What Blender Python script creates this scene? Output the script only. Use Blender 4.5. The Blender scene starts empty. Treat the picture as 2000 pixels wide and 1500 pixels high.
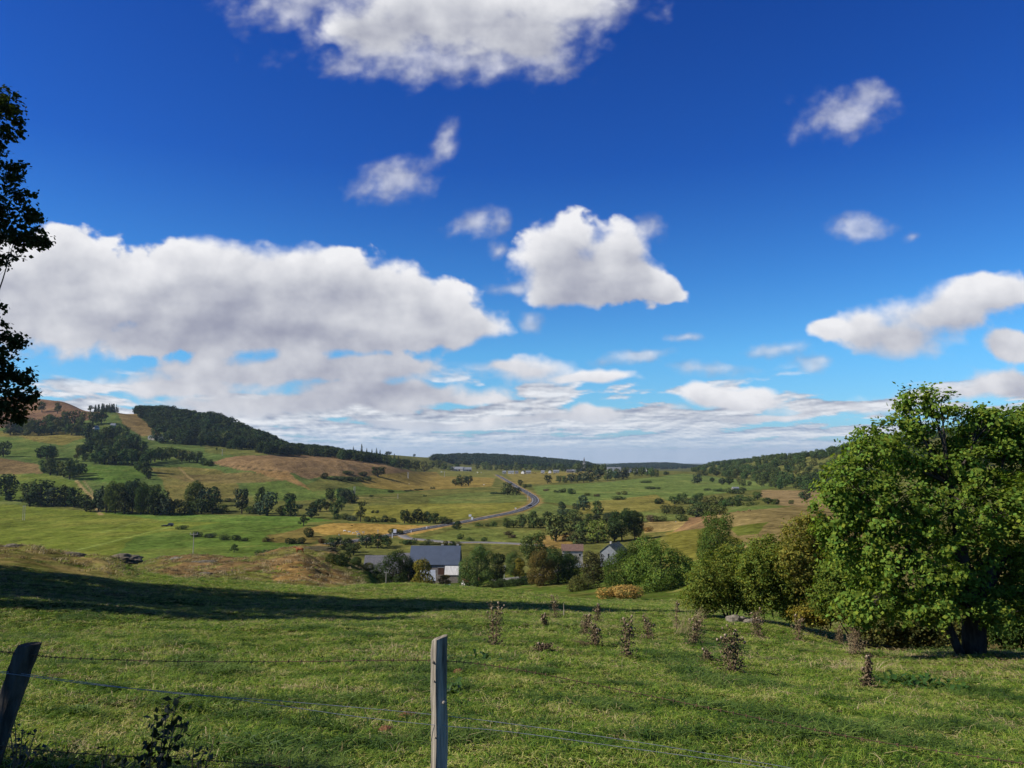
import bpy, bmesh, math, random
import numpy as np
from mathutils import Vector, Matrix, Euler

SC = bpy.context.scene
COL = SC.collection
R = math.radians
random.seed(7)
RNG = np.random.default_rng(11)

# ------------------------------------------------------------------ camera
F = 1483.0                       # focal length in photo pixels (2000 wide)
PITCH = math.atan(140 / F)       # horizon lies 140 px below the middle
cam = bpy.data.cameras.new('camera'); camo = bpy.data.objects.new('camera', cam)
COL.objects.link(camo)
cam.sensor_width = 36; cam.lens = 36 * F / 2000
cam.clip_start = 0.1; cam.clip_end = 60000
camo.location = (0, 0, 0); camo.rotation_euler = (math.pi / 2 + PITCH, 0, 0)
SC.camera = camo
SC.view_settings.view_transform = 'Standard'; SC.view_settings.look = 'None'
SC.view_settings.exposure = 0.3; SC.view_settings.gamma = 1.0
cP, sP = math.cos(PITCH), math.sin(PITCH)

def uv(x, y):
    "photo pixel -> direction as (X/Y, Z/Y)"
    a = (x - 1000) / F; b = (750 - y) / F
    Yc = cP - b * sP
    return a / Yc, (sP + b * cP) / Yc

# ------------------------------------------------------------------ sun
SUN_EL, SUN_BACK = R(35.5), R(12)
sun_dir = Vector((-math.cos(SUN_BACK) * math.cos(SUN_EL), -math.sin(SUN_BACK) * math.cos(SUN_EL), math.sin(SUN_EL)))
sl = bpy.data.lights.new('sun', 'SUN'); sl.energy = 5.0; sl.angle = R(0.5); sl.color = (1.0, 0.94, 0.84)
so = bpy.data.objects.new('sun', sl); COL.objects.link(so); so.location = (-40, -10, 60)
so.rotation_euler = (-sun_dir).to_track_quat('-Z', 'Y').to_euler()

# ------------------------------------------------------------------ sky
class NT:
    "small helper to wire shader nodes"
    def __init__(s, tree): s.t = tree; s.n = tree.nodes; s.l = tree.links
    def node(s, kind, **kw):
        nd = s.n.new(kind)
        for k, v in kw.items(): setattr(nd, k, v)
        return nd
    def put(s, sock, v):
        if hasattr(v, 'is_output'): s.l.new(v, sock)
        elif v is not None: sock.default_value = v
    def math(s, op, a, b=None, c=None, clamp=False):
        nd = s.node('ShaderNodeMath', operation=op, use_clamp=clamp)
        for i, v in enumerate((a, b, c)): s.put(nd.inputs[i], v)
        return nd.outputs[0]
    def vec(s, op, a, b=None, scale=None):
        nd = s.node('ShaderNodeVectorMath', operation=op)
        s.put(nd.inputs[0], a)
        if b is not None: s.put(nd.inputs[1], b)
        if scale is not None: s.put(nd.inputs[3], scale)
        return nd.outputs['Value'] if op in ('LENGTH', 'DOT_PRODUCT', 'DISTANCE') else nd.outputs[0]
    def rng(s, v, a, b, c=0.0, d=1.0, smooth=True):
        nd = s.node('ShaderNodeMapRange', interpolation_type='SMOOTHSTEP' if smooth else 'LINEAR')
        s.put(nd.inputs[0], v)
        for i, q in enumerate((a, b, c, d)): s.put(nd.inputs[i + 1], q)
        return nd.outputs[0]
    def mix(s, f, a, b, mode='MIX'):
        nd = s.node('ShaderNodeMix', data_type='RGBA', blend_type=mode)
        s.put(nd.inputs[0], f); s.put(nd.inputs[6], a); s.put(nd.inputs[7], b)
        return nd.outputs[2]
    def noise(s, vec, scale, detail=4, rough=0.55, dist=0.0, color=False, dims='3D'):
        nd = s.node('ShaderNodeTexNoise', noise_dimensions=dims)
        s.put(nd.inputs['Vector'], vec); s.put(nd.inputs['Scale'], scale)
        nd.inputs['Detail'].default_value = detail; nd.inputs['Roughness'].default_value = rough
        nd.inputs['Distortion'].default_value = dist
        return nd.outputs[1 if color else 0]
    def comb(s, x, y, z=0.0):
        nd = s.node('ShaderNodeCombineXYZ')
        s.put(nd.inputs[0], x); s.put(nd.inputs[1], y); s.put(nd.inputs[2], z)
        return nd.outputs[0]
    def ramp(s, fac, stops):
        nd = s.node('ShaderNodeValToRGB'); e = nd.color_ramp.elements
        while len(e) > 1: e.remove(e[0])
        for i, (p, c) in enumerate(stops):
            q = e[0] if i == 0 else e.new(p)
            q.position = p; q.color = tuple(c) + (1,) if len(c) == 3 else c
        s.put(nd.inputs[0], fac)
        return nd.outputs[0]

def lin(r, g, b, k=1.0):
    f = lambda c: ((c / 255 + 0.055) / 1.055) ** 2.4 if c > 10 else c / 255 / 12.92
    return (f(r) * k, f(g) * k, f(b) * k)

def _hash(ix, iy, seed):
    h = (ix.astype(np.uint32) * np.uint32(374761393)) ^ (iy.astype(np.uint32) * np.uint32(668265263)) ^ np.uint32((seed * 2246822519 + 3266489917) & 0xffffffff)
    h = (h ^ (h >> np.uint32(13))) * np.uint32(1274126177)
    h = h ^ (h >> np.uint32(16))
    return (h & np.uint32(0xffff)).astype(np.float64) * (2 * math.pi / 65536)

def gnoise(x, y, seed=0):
    "gradient noise, about -0.7 .. 0.7"
    xi = np.floor(x); yi = np.floor(y); fx = x - xi; fy = y - yi
    xi = xi.astype(np.int64); yi = yi.astype(np.int64)
    def g(ox, oy):
        a = _hash(xi + ox, yi + oy, seed)
        return np.cos(a) * (fx - ox) + np.sin(a) * (fy - oy)
    sx = fx * fx * fx * (fx * (fx * 6 - 15) + 10); sy = fy * fy * fy * (fy * (fy * 6 - 15) + 10)
    a = g(0, 0) * (1 - sx) + g(1, 0) * sx; b = g(0, 1) * (1 - sx) + g(1, 1) * sx
    return a * (1 - sy) + b * sy

def fbm(x, y, octv=4, seed=0, gain=0.5, lac=2.03):
    s_ = 0; amp = 1.0
    for i in range(octv):
        s_ = s_ + amp * gnoise(x, y, seed + i * 17); x = x * lac + 3.7; y = y * lac + 1.3; amp *= gain
    return s_

def sstep(a, b, x):
    t = np.clip((x - a) / (b - a), 0, 1); return t * t * (3 - 2 * t)

SOLID = [  # big clouds: centre x, y, radii (photo pixels), tilt
 (20, 575, 340, 122), (330, 590, 330, 108), (570, 590, 270, 108), (770, 612, 200, 80), (905, 640, 100, 36),
 (115, 500, 96, 62), (420, 520, 150, 68), (575, 530, 120, 66), (700, 560, 120, 66), (815, 580, 90, 52), (430, 660, 320, 42), (700, 668, 260, 26),
 (880, 20, 270, 96), (720, 60, 100, 60), (1030, 74, 95, 60), (1100, 10, 130, 60),
 (1105, 500, 132, 92), (1180, 545, 150, 62), (1290, 560, 86, 30, -8), (1120, 570, 90, 40), (1210, 480, 60, 60),
 (1910, 588, 190, 46, 10), (1775, 650, 130, 58), (1840, 612, 130, 52), (1700, 640, 74, 50), (1614, 646, 44, 24), (2000, 672, 70, 38),
 (1840, 768, 180, 22, 4), (1975, 748, 120, 38), (1435, 778, 140, 24), (1390, 768, 66, 22), (1480, 770, 60, 18),
 (1050, 722, 110, 32), (1150, 739, 120, 15), (1000, 712, 80, 16), (1165, 806, 56, 17),
 (560, 730, 330, 34), (760, 765, 280, 28), (380, 758, 150, 24), (560, 790, 330, 26), (700, 715, 200, 30), (900, 775, 120, 12), (740, 792, 90, 14), (1060, 820, 160, 12), (1480, 815, 120, 10), (820, 830, 240, 12)]
# thin torn clouds
WISPY = [(1044, 636, 50, 26), (590, 0, 160, 80), (1180, 20, 120, 60), (1645, 222, 112, 62, 10), (1690, 190, 60, 46), (772, 352, 110, 48, 18), (870, 280, 34, 52, -25),
    (910, 436, 56, 36, 20), (956, 436, 30, 34, 20), (1660, 456, 66, 36), (1765, 466, 26, 14), (1250, 440, 46, 34),
    (1410, 722, 110, 20), (1592, 708, 44, 24), (1535, 680, 60, 18, 10), (1260, 705, 90, 14, 8), (960, 488, 22, 22),
    (860, 120, 330, 60), (1060, 120, 90, 40), (1000, 565, 60, 20), (1370, 662, 60, 12), (250, 745, 160, 22),
    (1620, 795, 40, 10), (1310, 800, 70, 12), (1470, 812, 60, 10), (1560, 800, 90, 22), (1700, 800, 140, 14)]

w = bpy.data.worlds.new("World"); SC.world = w; w.use_nodes = True
W = NT(w.node_tree); W.n.clear()
sky = W.node('ShaderNodeTexSky', sky_type='NISHITA', sun_disc=False)
sky.sun_elevation = SUN_EL; sky.sun_rotation = R(258); sky.altitude = 1000; sky.air_density = 1.0; sky.dust_density = 0.3; sky.ozone_density = 2.0
tc = W.node('ShaderNodeTexCoord')
sx = W.node('ShaderNodeSeparateXYZ'); W.put(sx.inputs[0], tc.outputs['Generated'])
# the clear sky: the sky texture, tinted deeper upwards; out of view overhead greyed and dimmed to darken the shadows
tint = W.ramp(W.math('MAXIMUM', sx.outputs[2], 0.0), [(0.0, (0.46, 0.72, 1.15)), (0.06, (0.52, 0.98, 1.34)), (0.13, (0.44, 1.04, 1.46)), (0.22, (0.28, 0.82, 1.42)), (0.36, (0.12, 0.50, 1.30)), (0.55, (0.08, 0.40, 1.22)), (0.66, (0.22, 0.34, 0.62)), (1.0, (0.24, 0.32, 0.50))])
blue = W.mix(1.0, sky.outputs[0], tint, 'MULTIPLY')
bg = W.node('ShaderNodeBackground'); W.put(bg.inputs[0], blue); bg.inputs[1].default_value = 0.08
wo = W.node('ShaderNodeOutputWorld'); W.put(wo.inputs[0], bg.outputs[0])
w.cycles.sampling_method = 'MANUAL'; w.cycles.sample_map_resolution = 256

# ------------------------------------------------------------------ clouds: a far backdrop sector, 40 km out
def build_clouds():
    nx, ny = 1120, 470
    gx = np.linspace(-420, 2420, nx); gy = np.linspace(-160, 915, ny)
    PX, PY = np.meshgrid(gx, gy)                       # row 0 is the top
    wx = PX + 44 * fbm(PX / 260, PY / 260, 2, 1) + 9 * fbm(PX / 60, PY / 60, 2, 2)
    wy = PY + 22 * fbm(PX / 260, PY / 200, 2, 3) + 8 * fbm(PX / 60, PY / 50, 2, 4)
    def blobs(bl, X, Y, k=7.0):
        acc = 0
        for b_ in bl:
            cx, cy, rx, ry = b_[:4]; r = R(b_[4]) if len(b_) > 4 else 0.0
            ax, ay = X - cx, -(Y - cy)
            p = (ax * math.cos(r) + ay * math.sin(r)) / rx; q = (-ax * math.sin(r) + ay * math.cos(r)) / ry
            acc = acc + np.exp(-k * np.minimum(np.hypot(p, q), 6))
        return 1 + np.log(acc + 1e-30) / k             # smooth union: 1 in the middle, 0 at the rim
    S = blobs(SOLID, wx, wy)
    n = fbm(PX / 84, PY / 66, 7, 9, 0.52)
    bil = 0.30 - np.abs(fbm(PX / 75, PY / 62, 4, 13, 0.5)) * 1.5
    d = S + 0.30 * n + 0.20 * bil * sstep(0.5, 0.0, S) - 0.02
    soft = 0.17 + 0.34 * sstep(0.0, 0.5, fbm(PX / 240, PY / 180, 2, 31) + 0.1)
    soft = soft + 0.30 * sstep(230, 60, PY) + 0.25 * sstep(690, 735, PY) + 0.16 * sstep(1350, 1600, PX)            # the high cloud at the top is thin and torn
    aS = sstep(0.02, 0.02 + soft, d)
    tt = np.clip((PX - 1430) / 200, 0, 1) * 0
    Wd = blobs(WISPY, wx, wy, 6) + 0.5 * fbm(PX / 64 + PY / 200, PY / 52, 6, 21, 0.55)
    aW = 0.58 * sstep(-0.02, 1.0, Wd)
    # low deck towards the horizon, one flat layer seen at a grazing angle
    v = np.maximum((890 - PY) / F, 0.0005)
    dkx = (PX - 1000) / F / (v + 0.075); dky = -np.log(v + 0.016) * 3.4
    dn = fbm(dkx * 1.25 + 5, dky, 6, 41, 0.52); dn2 = fbm(dkx * 1.25 + 5.04, dky + 0.10, 6, 41, 0.52)
    cov = sstep(700, 830, PY) * (1 - 0.35 * sstep(1250, 1900, PX)) * (1 - 0.5 * sstep(350, 0, PX) * sstep(830, 700, PY))
    dl = dn * 1.15 + cov * 0.95 - 0.40
    aL = 0.94 * sstep(0.0, 0.30, dl) * sstep(700, 760, PY)
    hz = sstep(835, 888, PY) * 0.92; aL = aL * (1 - hz) + hz * 0.82
    # light from the sun: march up and to the left through the cloud
    dens = np.clip(d, 0, 0.55) * 1.8
    od = np.zeros_like(dens); cur = dens
    stepx, stepy = -2, -3
    for k in range(1, 17):
        sh = np.roll(np.roll(dens, 3 * k, 0), 1 * k, 1)
        sh[:min(3 * k, ny)] *= 0.0
        od += sh
    od = od / 16
    streak = fbm(PX / 300, PY / 62, 3, 51, 0.42) - 0.12
    lit = 0.30 + 0.66 * np.exp(-1.7 * od) + 0.24 * n + 0.30 * streak * sstep(0.1, 0.7, od) + 0.04
    lit = np.clip(lit, 0, 1.15)
    litL = np.clip(0.55 + (1.5 * (dn - dn2) + 0.35 * dn) * sstep(892, 850, PY), 0, 1)
    litW = np.clip(0.45 + 0.5 * fbm(PX / 60, PY / 40, 3, 61) + 0.3 * sstep(0.2, 0.9, Wd), 0, 1)
    # over: low deck, then wisps, then solid
    a = aL; L = litL * 1.0
    a2 = aW + a * (1 - aW); L = np.where(a2 > 1e-4, (litW * aW + L * a * (1 - aW)) / np.maximum(a2, 1e-4), litW); a = a2
    a2 = aS + a * (1 - aS); L = np.where(a2 > 1e-4, (lit * aS + L * a * (1 - aS)) / np.maximum(a2, 1e-4), lit); a = a2
    a = a * sstep(-420, -250, PX) * sstep(2420, 2250, PX) * sstep(-160, -60, PY)
    far = sstep(790, 890, PY)                          # far cloud is seen through more air
    A_ = (PX - 1000) / F; B_ = (750 - PY) / F
    D = np.stack([A_, cP - B_ * sP, sP + B_ * cP], -1); D /= np.linalg.norm(D, axis=-1, keepdims=True)
    V = (D * 40000).reshape(-1, 3)
    i = np.arange(ny - 1)[:, None] * nx + np.arange(nx - 1)[None]
    Fq = np.stack([i, i + 1, i + nx + 1, i + nx], -1).reshape(-1, 4)
    keep = (a.reshape(-1)[Fq].max(1) > 0.004)
    Fq = Fq[keep]
    used = np.unique(Fq); remap = np.zeros(len(V), np.int64); remap[used] = np.arange(len(used))
    return V[used], remap[Fq], a.reshape(-1)[used], L.reshape(-1)[used], far.reshape(-1)[used]

def mesh_np(name, V, Fq, mats=(), matidx=None, smooth=False):
    "mesh from numpy arrays; all faces have the same number of corners"
    me = bpy.data.meshes.new(name)
    V = np.asarray(V, np.float32); Fq = np.asarray(Fq, np.int32); k = Fq.shape[1]
    me.vertices.add(len(V)); me.vertices.foreach_set('co', V.ravel())
    me.loops.add(Fq.size); me.loops.foreach_set('vertex_index', Fq.ravel())
    me.polygons.add(len(Fq)); me.polygons.foreach_set('loop_start', np.arange(0, Fq.size, k, dtype=np.int32))
    if matidx is not None: me.polygons.foreach_set('material_index', np.asarray(matidx, np.int32))
    if smooth: me.polygons.foreach_set('use_smooth', np.ones(len(Fq), bool))
    for m in mats: me.materials.append(m)
    me.update(calc_edges=True)
    return me

def attr(me, name, kind, vals):
    at = me.attributes.new(name, kind, 'POINT')
    key = {'FLOAT': 'value', 'INT': 'value', 'FLOAT_VECTOR': 'vector', 'FLOAT_COLOR': 'color'}[kind]
    at.data.foreach_set(key, np.asarray(vals, np.int32 if kind == 'INT' else np.float32).ravel())

def new_mat(name):
    m = bpy.data.materials.new(name); m.use_nodes = True
    t = NT(m.node_tree); t.n.clear()
    t.out = t.node('ShaderNodeOutputMaterial')
    return m, t

cm, T = new_mat('cloud')
at = lambda nm: T.node('ShaderNodeAttribute', attribute_name=nm)
aa, ll, ff = at('alpha'), at('lit'), at('far')
geo = T.node('ShaderNodeNewGeometry')
fine = T.noise(geo.outputs['Position'], 1 / 900.0, 4, 0.6)
lit = T.math('ADD', ll.outputs[2], T.math('MULTIPLY', T.math('SUBTRACT', fine, 0.5), 0.14))
cc = T.ramp(lit, [(0.0, lin(138, 142, 165)), (0.3, lin(172, 175, 190)), (0.6, lin(206, 208, 216)), (1.0, lin(244, 244, 247))])
cfar = T.ramp(lit, [(0.0, lin(158, 182, 214)), (0.5, lin(198, 213, 232)), (1.0, lin(236, 240, 246))])
cc = T.mix(ff.outputs[2], cc, cfar)
em = T.node('ShaderNodeEmission'); T.put(em.inputs[0], cc); em.inputs[1].default_value = 0.80
al = T.math('ADD', aa.outputs[2], T.math('MULTIPLY', T.math('MULTIPLY', T.math('SUBTRACT', fine, 0.5), T.math('SUBTRACT', 1.0, aa.outputs[2])), T.math('MULTIPLY', aa.outputs[2], 2.2)), clamp=True)
tr = T.node('ShaderNodeBsdfTransparent'); mx = T.node('ShaderNodeMixShader')
T.put(mx.inputs[0], al); T.put(mx.inputs[1], tr.outputs[0]); T.put(mx.inputs[2], em.outputs[0]); T.put(T.out.inputs[0], mx.outputs[0])
cm.cycles.emission_sampling = 'NONE'
_V, _F, _a, _l, _f = build_clouds()
me = mesh_np('sky', _V, _F, [cm], smooth=True)
attr(me, 'alpha', 'FLOAT', _a); attr(me, 'lit', 'FLOAT', _l); attr(me, 'far', 'FLOAT', _f)
skyo = bpy.data.objects.new('sky', me); COL.objects.link(skyo); skyo['kind'] = 'structure'

# ------------------------------------------------------------------ terrain heights
def Y2z(Y, y):                      # depth and photo row -> height relative to the eye
    return Y * uv(1000, y)[1]

def pchip(x, y, q):
    x = np.asarray(x, float); y = np.asarray(y, float); h = np.diff(x); dl = np.diff(y) / h
    m = np.zeros_like(y)
    if len(x) > 2:
        w1 = 2 * h[1:] + h[:-1]; w2 = h[1:] + 2 * h[:-1]
        ok = dl[:-1] * dl[1:] > 0
        with np.errstate(all='ignore'):
            hm = (w1 + w2) / (w1 / dl[:-1] + w2 / dl[1:])
        m[1:-1] = np.where(ok, hm, 0)
    m[0] = dl[0]; m[-1] = dl[-1]
    q = np.clip(q, x[0], x[-1]); k = np.clip(np.searchsorted(x, q) - 1, 0, len(x) - 2)
    t = (q - x[k]) / h[k]; t2 = t * t; t3 = t2 * t
    return (2*t3 - 3*t2 + 1) * y[k] + (t3 - 2*t2 + t) * h[k] * m[k] + (-2*t3 + 3*t2) * y[k+1] + (t3 - t2) * h[k] * m[k+1]

# near slope: photo column -> (distance, height below the eye)
NEAR = {
 -500: [(.5,-1.65),(3,-1.7),(5.5,-2.0),(9,-2.7),(13,-3.3),(20,-4.6),(30,-6),(38,-6.7),(45,-7.1),(60,-8),(75,-8.8),(88,-9.6),(105,-13),(150,-24),(250,-40),(350,-47)],
 0: [(.5,-1.65),(3,-1.75),(5.5,-2.15),(9,-2.9),(13,-3.62),(20,-5.0),(30,-6.5),(38,-7.3),(45,-7.8),(60,-8.9),(75,-9.7),(85,-10.3),(100,-13),(150,-25),(250,-41),(350,-47)],
 200: [(.5,-1.65),(3,-1.8),(5.5,-2.25),(9,-3.0),(13,-3.7),(20,-5.0),(30,-6.6),(38,-7.6),(45,-8.4),(60,-9.8),(75,-10.9),(90,-11.9),(104,-14.6),(150,-25),(250,-41),(350,-47.5)],
 265: [(.5,-1.65),(3,-1.8),(5.5,-2.3),(9,-3.05),(13,-3.75),(20,-5.05),(30,-6.6),(45,-8.6),(60,-10.2),(75,-11.6),(88,-12.9),(104,-16.2),(150,-23),(190,-27),(300,-43),(350,-47)],
 380: [(.5,-1.65),(3,-1.85),(5.5,-2.35),(9,-3.1),(13,-3.8),(20,-5.1),(30,-6.7),(45,-8.9),(60,-10.7),(75,-12.1),(90,-14.5),(110,-17.4),(150,-21.6),(195,-25.6),(215,-28),(300,-43),(350,-47)],
 470: [(.5,-1.65),(3,-1.85),(5.5,-2.4),(9,-3.15),(13,-3.9),(20,-5.15),(30,-6.75),(45,-9.0),(60,-10.9),(75,-12.5),(90,-14.6),(110,-17.6),(150,-22),(200,-27),(215,-28.6),(300,-43),(350,-47)],
 585: [(.5,-1.65),(3,-1.9),(5.5,-2.4),(9,-3.15),(13,-3.9),(20,-5.2),(30,-6.8),(45,-9.1),(60,-11.1),(75,-12.9),(100,-16.6),(140,-20.6),(175,-23.3),(190,-24.6),(206,-27),(228,-27.0),(252,-31),(320,-45),(350,-47)],
 650: [(.5,-1.65),(3,-1.9),(5.5,-2.42),(9,-3.17),(13,-3.9),(20,-5.2),(30,-6.8),(45,-9.15),(60,-11.2),(75,-13.0),(100,-17),(140,-22.6),(175,-26),(200,-28),(222,-28.0),(250,-33),(310,-45),(350,-47.5)],
 720: [(.5,-1.65),(3,-1.9),(5.5,-2.43),(9,-3.18),(13,-3.92),(20,-5.2),(30,-6.83),(45,-9.2),(60,-11.3),(75,-13.2),(88,-14.6),(112,-19),(150,-25.5),(190,-30.2),(222,-32.5),(250,-41),(290,-46.5),(350,-48)],
 790: [(.5,-1.65),(3,-1.9),(5.5,-2.45),(9,-3.2),(13,-3.95),(20,-5.2),(30,-6.85),(45,-9.2),(60,-11.3),(75,-13.2),(88,-14.6),(112,-19),(160,-30),(230,-43),(280,-46.7),(350,-48.5)],
 1000: [(.5,-1.65),(3,-1.9),(5.5,-2.45),(9,-3.2),(13,-3.95),(20,-5.2),(30,-6.85),(45,-9.25),(60,-11.5),(75,-13.6),(86,-15.0),(112,-20),(180,-33),(240,-40.5),(290,-45.5),(350,-48)],
 1170: [(.5,-1.65),(3,-1.9),(5.5,-2.45),(9,-3.2),(13,-4.0),(20,-5.3),(30,-7.0),(45,-9.3),(60,-11.8),(75,-14.2),(90,-16.8),(120,-22),(180,-31),(240,-37.5),(290,-42),(350,-46.5)],
 1300: [(.5,-1.65),(3,-1.9),(5.5,-2.45),(9,-3.2),(13,-4.0),(20,-5.4),(30,-7.1),(45,-9.4),(60,-12.0),(75,-14.5),(90,-17.1),(120,-21.5),(150,-25.8),(180,-27.6),(230,-28.9),(300,-31.0),(325,-34),(350,-38)],
 1400: [(.5,-1.65),(3,-1.9),(5.5,-2.43),(9,-3.2),(13,-4.05),(20,-5.5),(30,-7.2),(40,-8.7),(47,-9.7),(60,-12.2),(90,-16.5),(120,-19.5),(180,-24.5),(230,-25.9),(300,-27.2),(350,-27.5)],
 1500: [(.5,-1.65),(3,-1.9),(5.5,-2.42),(9,-3.2),(13,-4.1),(20,-5.6),(30,-7.3),(38,-8.6),(46,-9.8),(60,-12.5),(100,-17),(150,-20.5),(220,-23.7),(330,-24.5),(350,-24.8)],
 1700: [(.5,-1.65),(3,-1.9),(5.5,-2.45),(9,-3.25),(13,-4.2),(20,-5.65),(26,-6.8),(32,-8.0),(40,-10),(60,-13),(100,-17),(200,-22),(330,-25),(350,-26)],
 1900: [(.5,-1.65),(3,-1.9),(5.5,-2.5),(9,-3.3),(13,-4.3),(20,-5.7),(26,-6.7),(29,-7.2),(34,-8.6),(60,-14),(100,-20),(250,-30),(350,-36)],
 2500: [(.5,-1.65),(3,-1.9),(5.5,-2.5),(9,-3.4),(13,-4.5),(20,-6.0),(26,-7.4),(34,-9.5),(60,-16),(100,-22),(250,-33),(350,-38)],
}
y_ = Y2z
FAR = {
 -500: [(415,-50),(560,-49),(720,-40),(1000,0),(1250,40),(1750,140),(2500,110),(4500,20),(20000,-200)],
 0: [(415,-50),(560,-50),(650,-49),(720,-45),(800,-36),(880,-26),(1000,-7),(1150,12),(1250,24),(1400,50),(1600,90),(1750,125),(1880,y_(1880,776)),(2500,70),(4500,0),(20000,-200)],
 100: [(415,-50),(560,-50),(650,-49),(720,-45.5),(800,-37),(880,-26),(1000,-8),(1150,11),(1250,24),(1400,50),(1600,90),(1750,y_(1750,783)),(1850,y_(1850,784)),(2500,60),(4500,0),(20000,-200)],
 200: [(415,-50),(560,-50),(650,-49),(720,-46),(800,-38),(900,-23),(1000,-9),(1150,10),(1300,32),(1450,62),(1600,92),(1660,y_(1660,808)),(2300,30),(4500,-20),(20000,-200)],
 300: [(400,-50),(560,-50),(680,-49),(800,-40),(900,-27),(1000,-15),(1150,2),(1300,20),(1450,45),(1600,75),(1690,y_(1690,808)),(2300,20),(4500,-20),(20000,-200)],
 400: [(400,-50),(560,-50),(690,-49),(800,-42),(900,-31),(1000,-20),(1100,-8),(1200,4),(1350,20),(1500,48),(1620,y_(1620,820)),(2300,10),(4500,-30),(20000,-200)],
 500: [(400,-50),(560,-50),(700,-49),(800,-44),(900,-33),(1000,-18),(1060,-6),(1120,-2.5),(1200,3),(1350,14),(1480,y_(1480,860)),(1560,y_(1560,856)),(2200,-10),(4500,-30),(20000,-200)],
 560: [(400,-50),(600,-50),(800,-46),(900,-36),(1000,-22),(1080,-5.5),(1150,-4.5),(1250,-1),(1400,6),(1520,y_(1520,878)),(2200,-14),(4500,-30),(20000,-200)],
 650: [(400,-49.5),(700,-49.5),(900,-41),(1000,-33),(1100,-18),(1160,-6),(1220,-8),(1400,-2),(1550,y_(1550,889)),(2200,-20),(4500,-30),(20000,-200)],
 750: [(400,-49.5),(700,-49.5),(900,-46.5),(1000,-44),(1150,-34),(1250,-22),(1320,-17),(1400,-19),(1700,-14),(2100,-6),(2500,y_(2500,888)),(3500,-25),(20000,-200)],
 850: [(400,-49.5),(700,-50),(1050,-49.5),(1450,-47.5),(1900,-42),(2300,-33),(2700,y_(2700,896)),(3000,y_(3000,893.5)),(3700,-20),(20000,-200)],
 900: [(400,-49),(700,-50),(1050,-50),(1500,-49),(2000,-45),(2300,-40),(2700,-34),(3200,y_(3200,895)),(3500,y_(3500,891)),(4500,-40),(20000,-200)],
 1000: [(400,-49),(700,-50),(1050,-50),(1500,-50),(2000,-49),(2300,-44),(2700,-40),(3500,y_(3500,894)),(4500,-60),(20000,-200)],
 1080: [(400,-49),(700,-50),(1050,-49),(1500,-49),(2000,-47),(2300,-43),(2800,-40),(3400,y_(3400,901)),(4500,-70),(20000,-200)],
 1145: [(400,-48.5),(700,-49.5),(1050,-48),(1500,-47),(1950,-44.5),(2300,-42),(2800,-40),(3300,y_(3300,908)),(4500,-80),(20000,-200)],
 1172: [(400,-48.5),(700,-49.5),(1050,-48),(1500,-46.5),(1950,-43),(2300,-41),(3300,-58),(4500,-85),(6000,y_(6000,914)),(20000,-220)],
 1210: [(400,-48),(700,-49),(1000,-48),(1500,-46),(1900,-42),(2300,-41),(3000,-54),(4500,-80),(6000,y_(6000,909)),(8000,-120),(20000,-220)],
 1300: [(415,-45),(495,-46.8),(700,-47.6),(1000,-48),(1300,-46),(1600,-42),(1900,-38),(2300,-52),(4500,-80),(6000,y_(6000,907)),(8000,-120),(20000,-220)],
 1350: [(415,-38),(520,-44),(700,-47),(1000,-48),(1300,-46),(1600,-43),(1900,-40.5),(2300,-50),(4000,-70),(6000,y_(6000,911)),(8000,-120),(20000,-220)],
 1400: [(390,-29.5),(450,-36),(560,-41.5),(800,-46),(1100,-47),(1500,-46),(2000,-40),(2500,-31),(3000,y_(3000,906)),(5000,-80),(20000,-220)],
 1500: [(390,-25.8),(440,-29),(600,-37),(800,-45),(1000,-47),(1300,-42),(1600,-28),(2000,-11),(2300,y_(2300,900)),(3500,-60),(20000,-220)],
 1600: [(390,-27.5),(440,-31),(600,-40),(900,-46),(1100,-40),(1400,-18),(1700,2),(1900,y_(1900,892)),(2600,-20),(20000,-200)],
 1700: [(390,-30),(600,-42),(900,-45),(1200,-10),(1500,24),(1700,y_(1700,874)),(2600,0),(5000,-40),(20000,-200)],
 1850: [(390,-37),(600,-44),(800,-45),(1100,0),(1500,y_(1500,851)),(2600,10),(5000,-40),(20000,-200)],
 2000: [(390,-40),(700,-46),(1000,0),(1400,y_(1400,828)),(1550,y_(1550,824)),(2500,20),(5000,-20),(20000,-200)],
 2500: [(390,-42),(700,-44),(1000,10),(1400,80),(1700,100),(2500,60),(5000,-20),(20000,-200)],
}
_lY = np.linspace(math.log(0.5), math.log(20000), 700)
_xs = np.linspace(-500, 2500, 901)
def _table(cols):
    xs = sorted(cols)
    M = np.array([pchip([math.log(p[0]) for p in cols[x]], [p[1] for p in cols[x]], _lY) for x in xs])
    return np.array([pchip(xs, M[:, j], _xs) for j in range(M.shape[1])]).T
_tn, _tf = _table(NEAR), _table(FAR)
_w = sstep(math.log(340), math.log(430), _lY)[None]
_T = _tn * (1 - _w) + _tf * _w
U0, U1 = uv(-500, 950)[0], uv(2500, 950)[0]

def Hbase(X, Y):
    r = np.hypot(X, Y); th = np.arctan2(X, Y)
    c = np.maximum(np.cos(th), 0.62); Ye = np.maximum(r * c, 0.5)
    u = np.clip(np.tan(np.clip(th, -0.95, 0.95)), U0, U1)
    fx = (u - U0) / (U1 - U0) * 900; fy = (np.log(np.clip(Ye, 0.5, 20000)) - _lY[0]) / (_lY[-1] - _lY[0]) * 699
    i = np.clip(fx.astype(int), 0, 899); j = np.clip(fy.astype(int), 0, 698); a = fx - i; b = fy - j
    z = (_T[i, j] * (1-a) + _T[i+1, j] * a) * (1-b) + (_T[i, j+1] * (1-a) + _T[i+1, j+1] * a) * b
    back = -1.65 + np.minimum(0.03 * r, 40)
    k = sstep(R(62), R(100), np.abs(th))
    return z * (1 - k) + back * k

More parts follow.
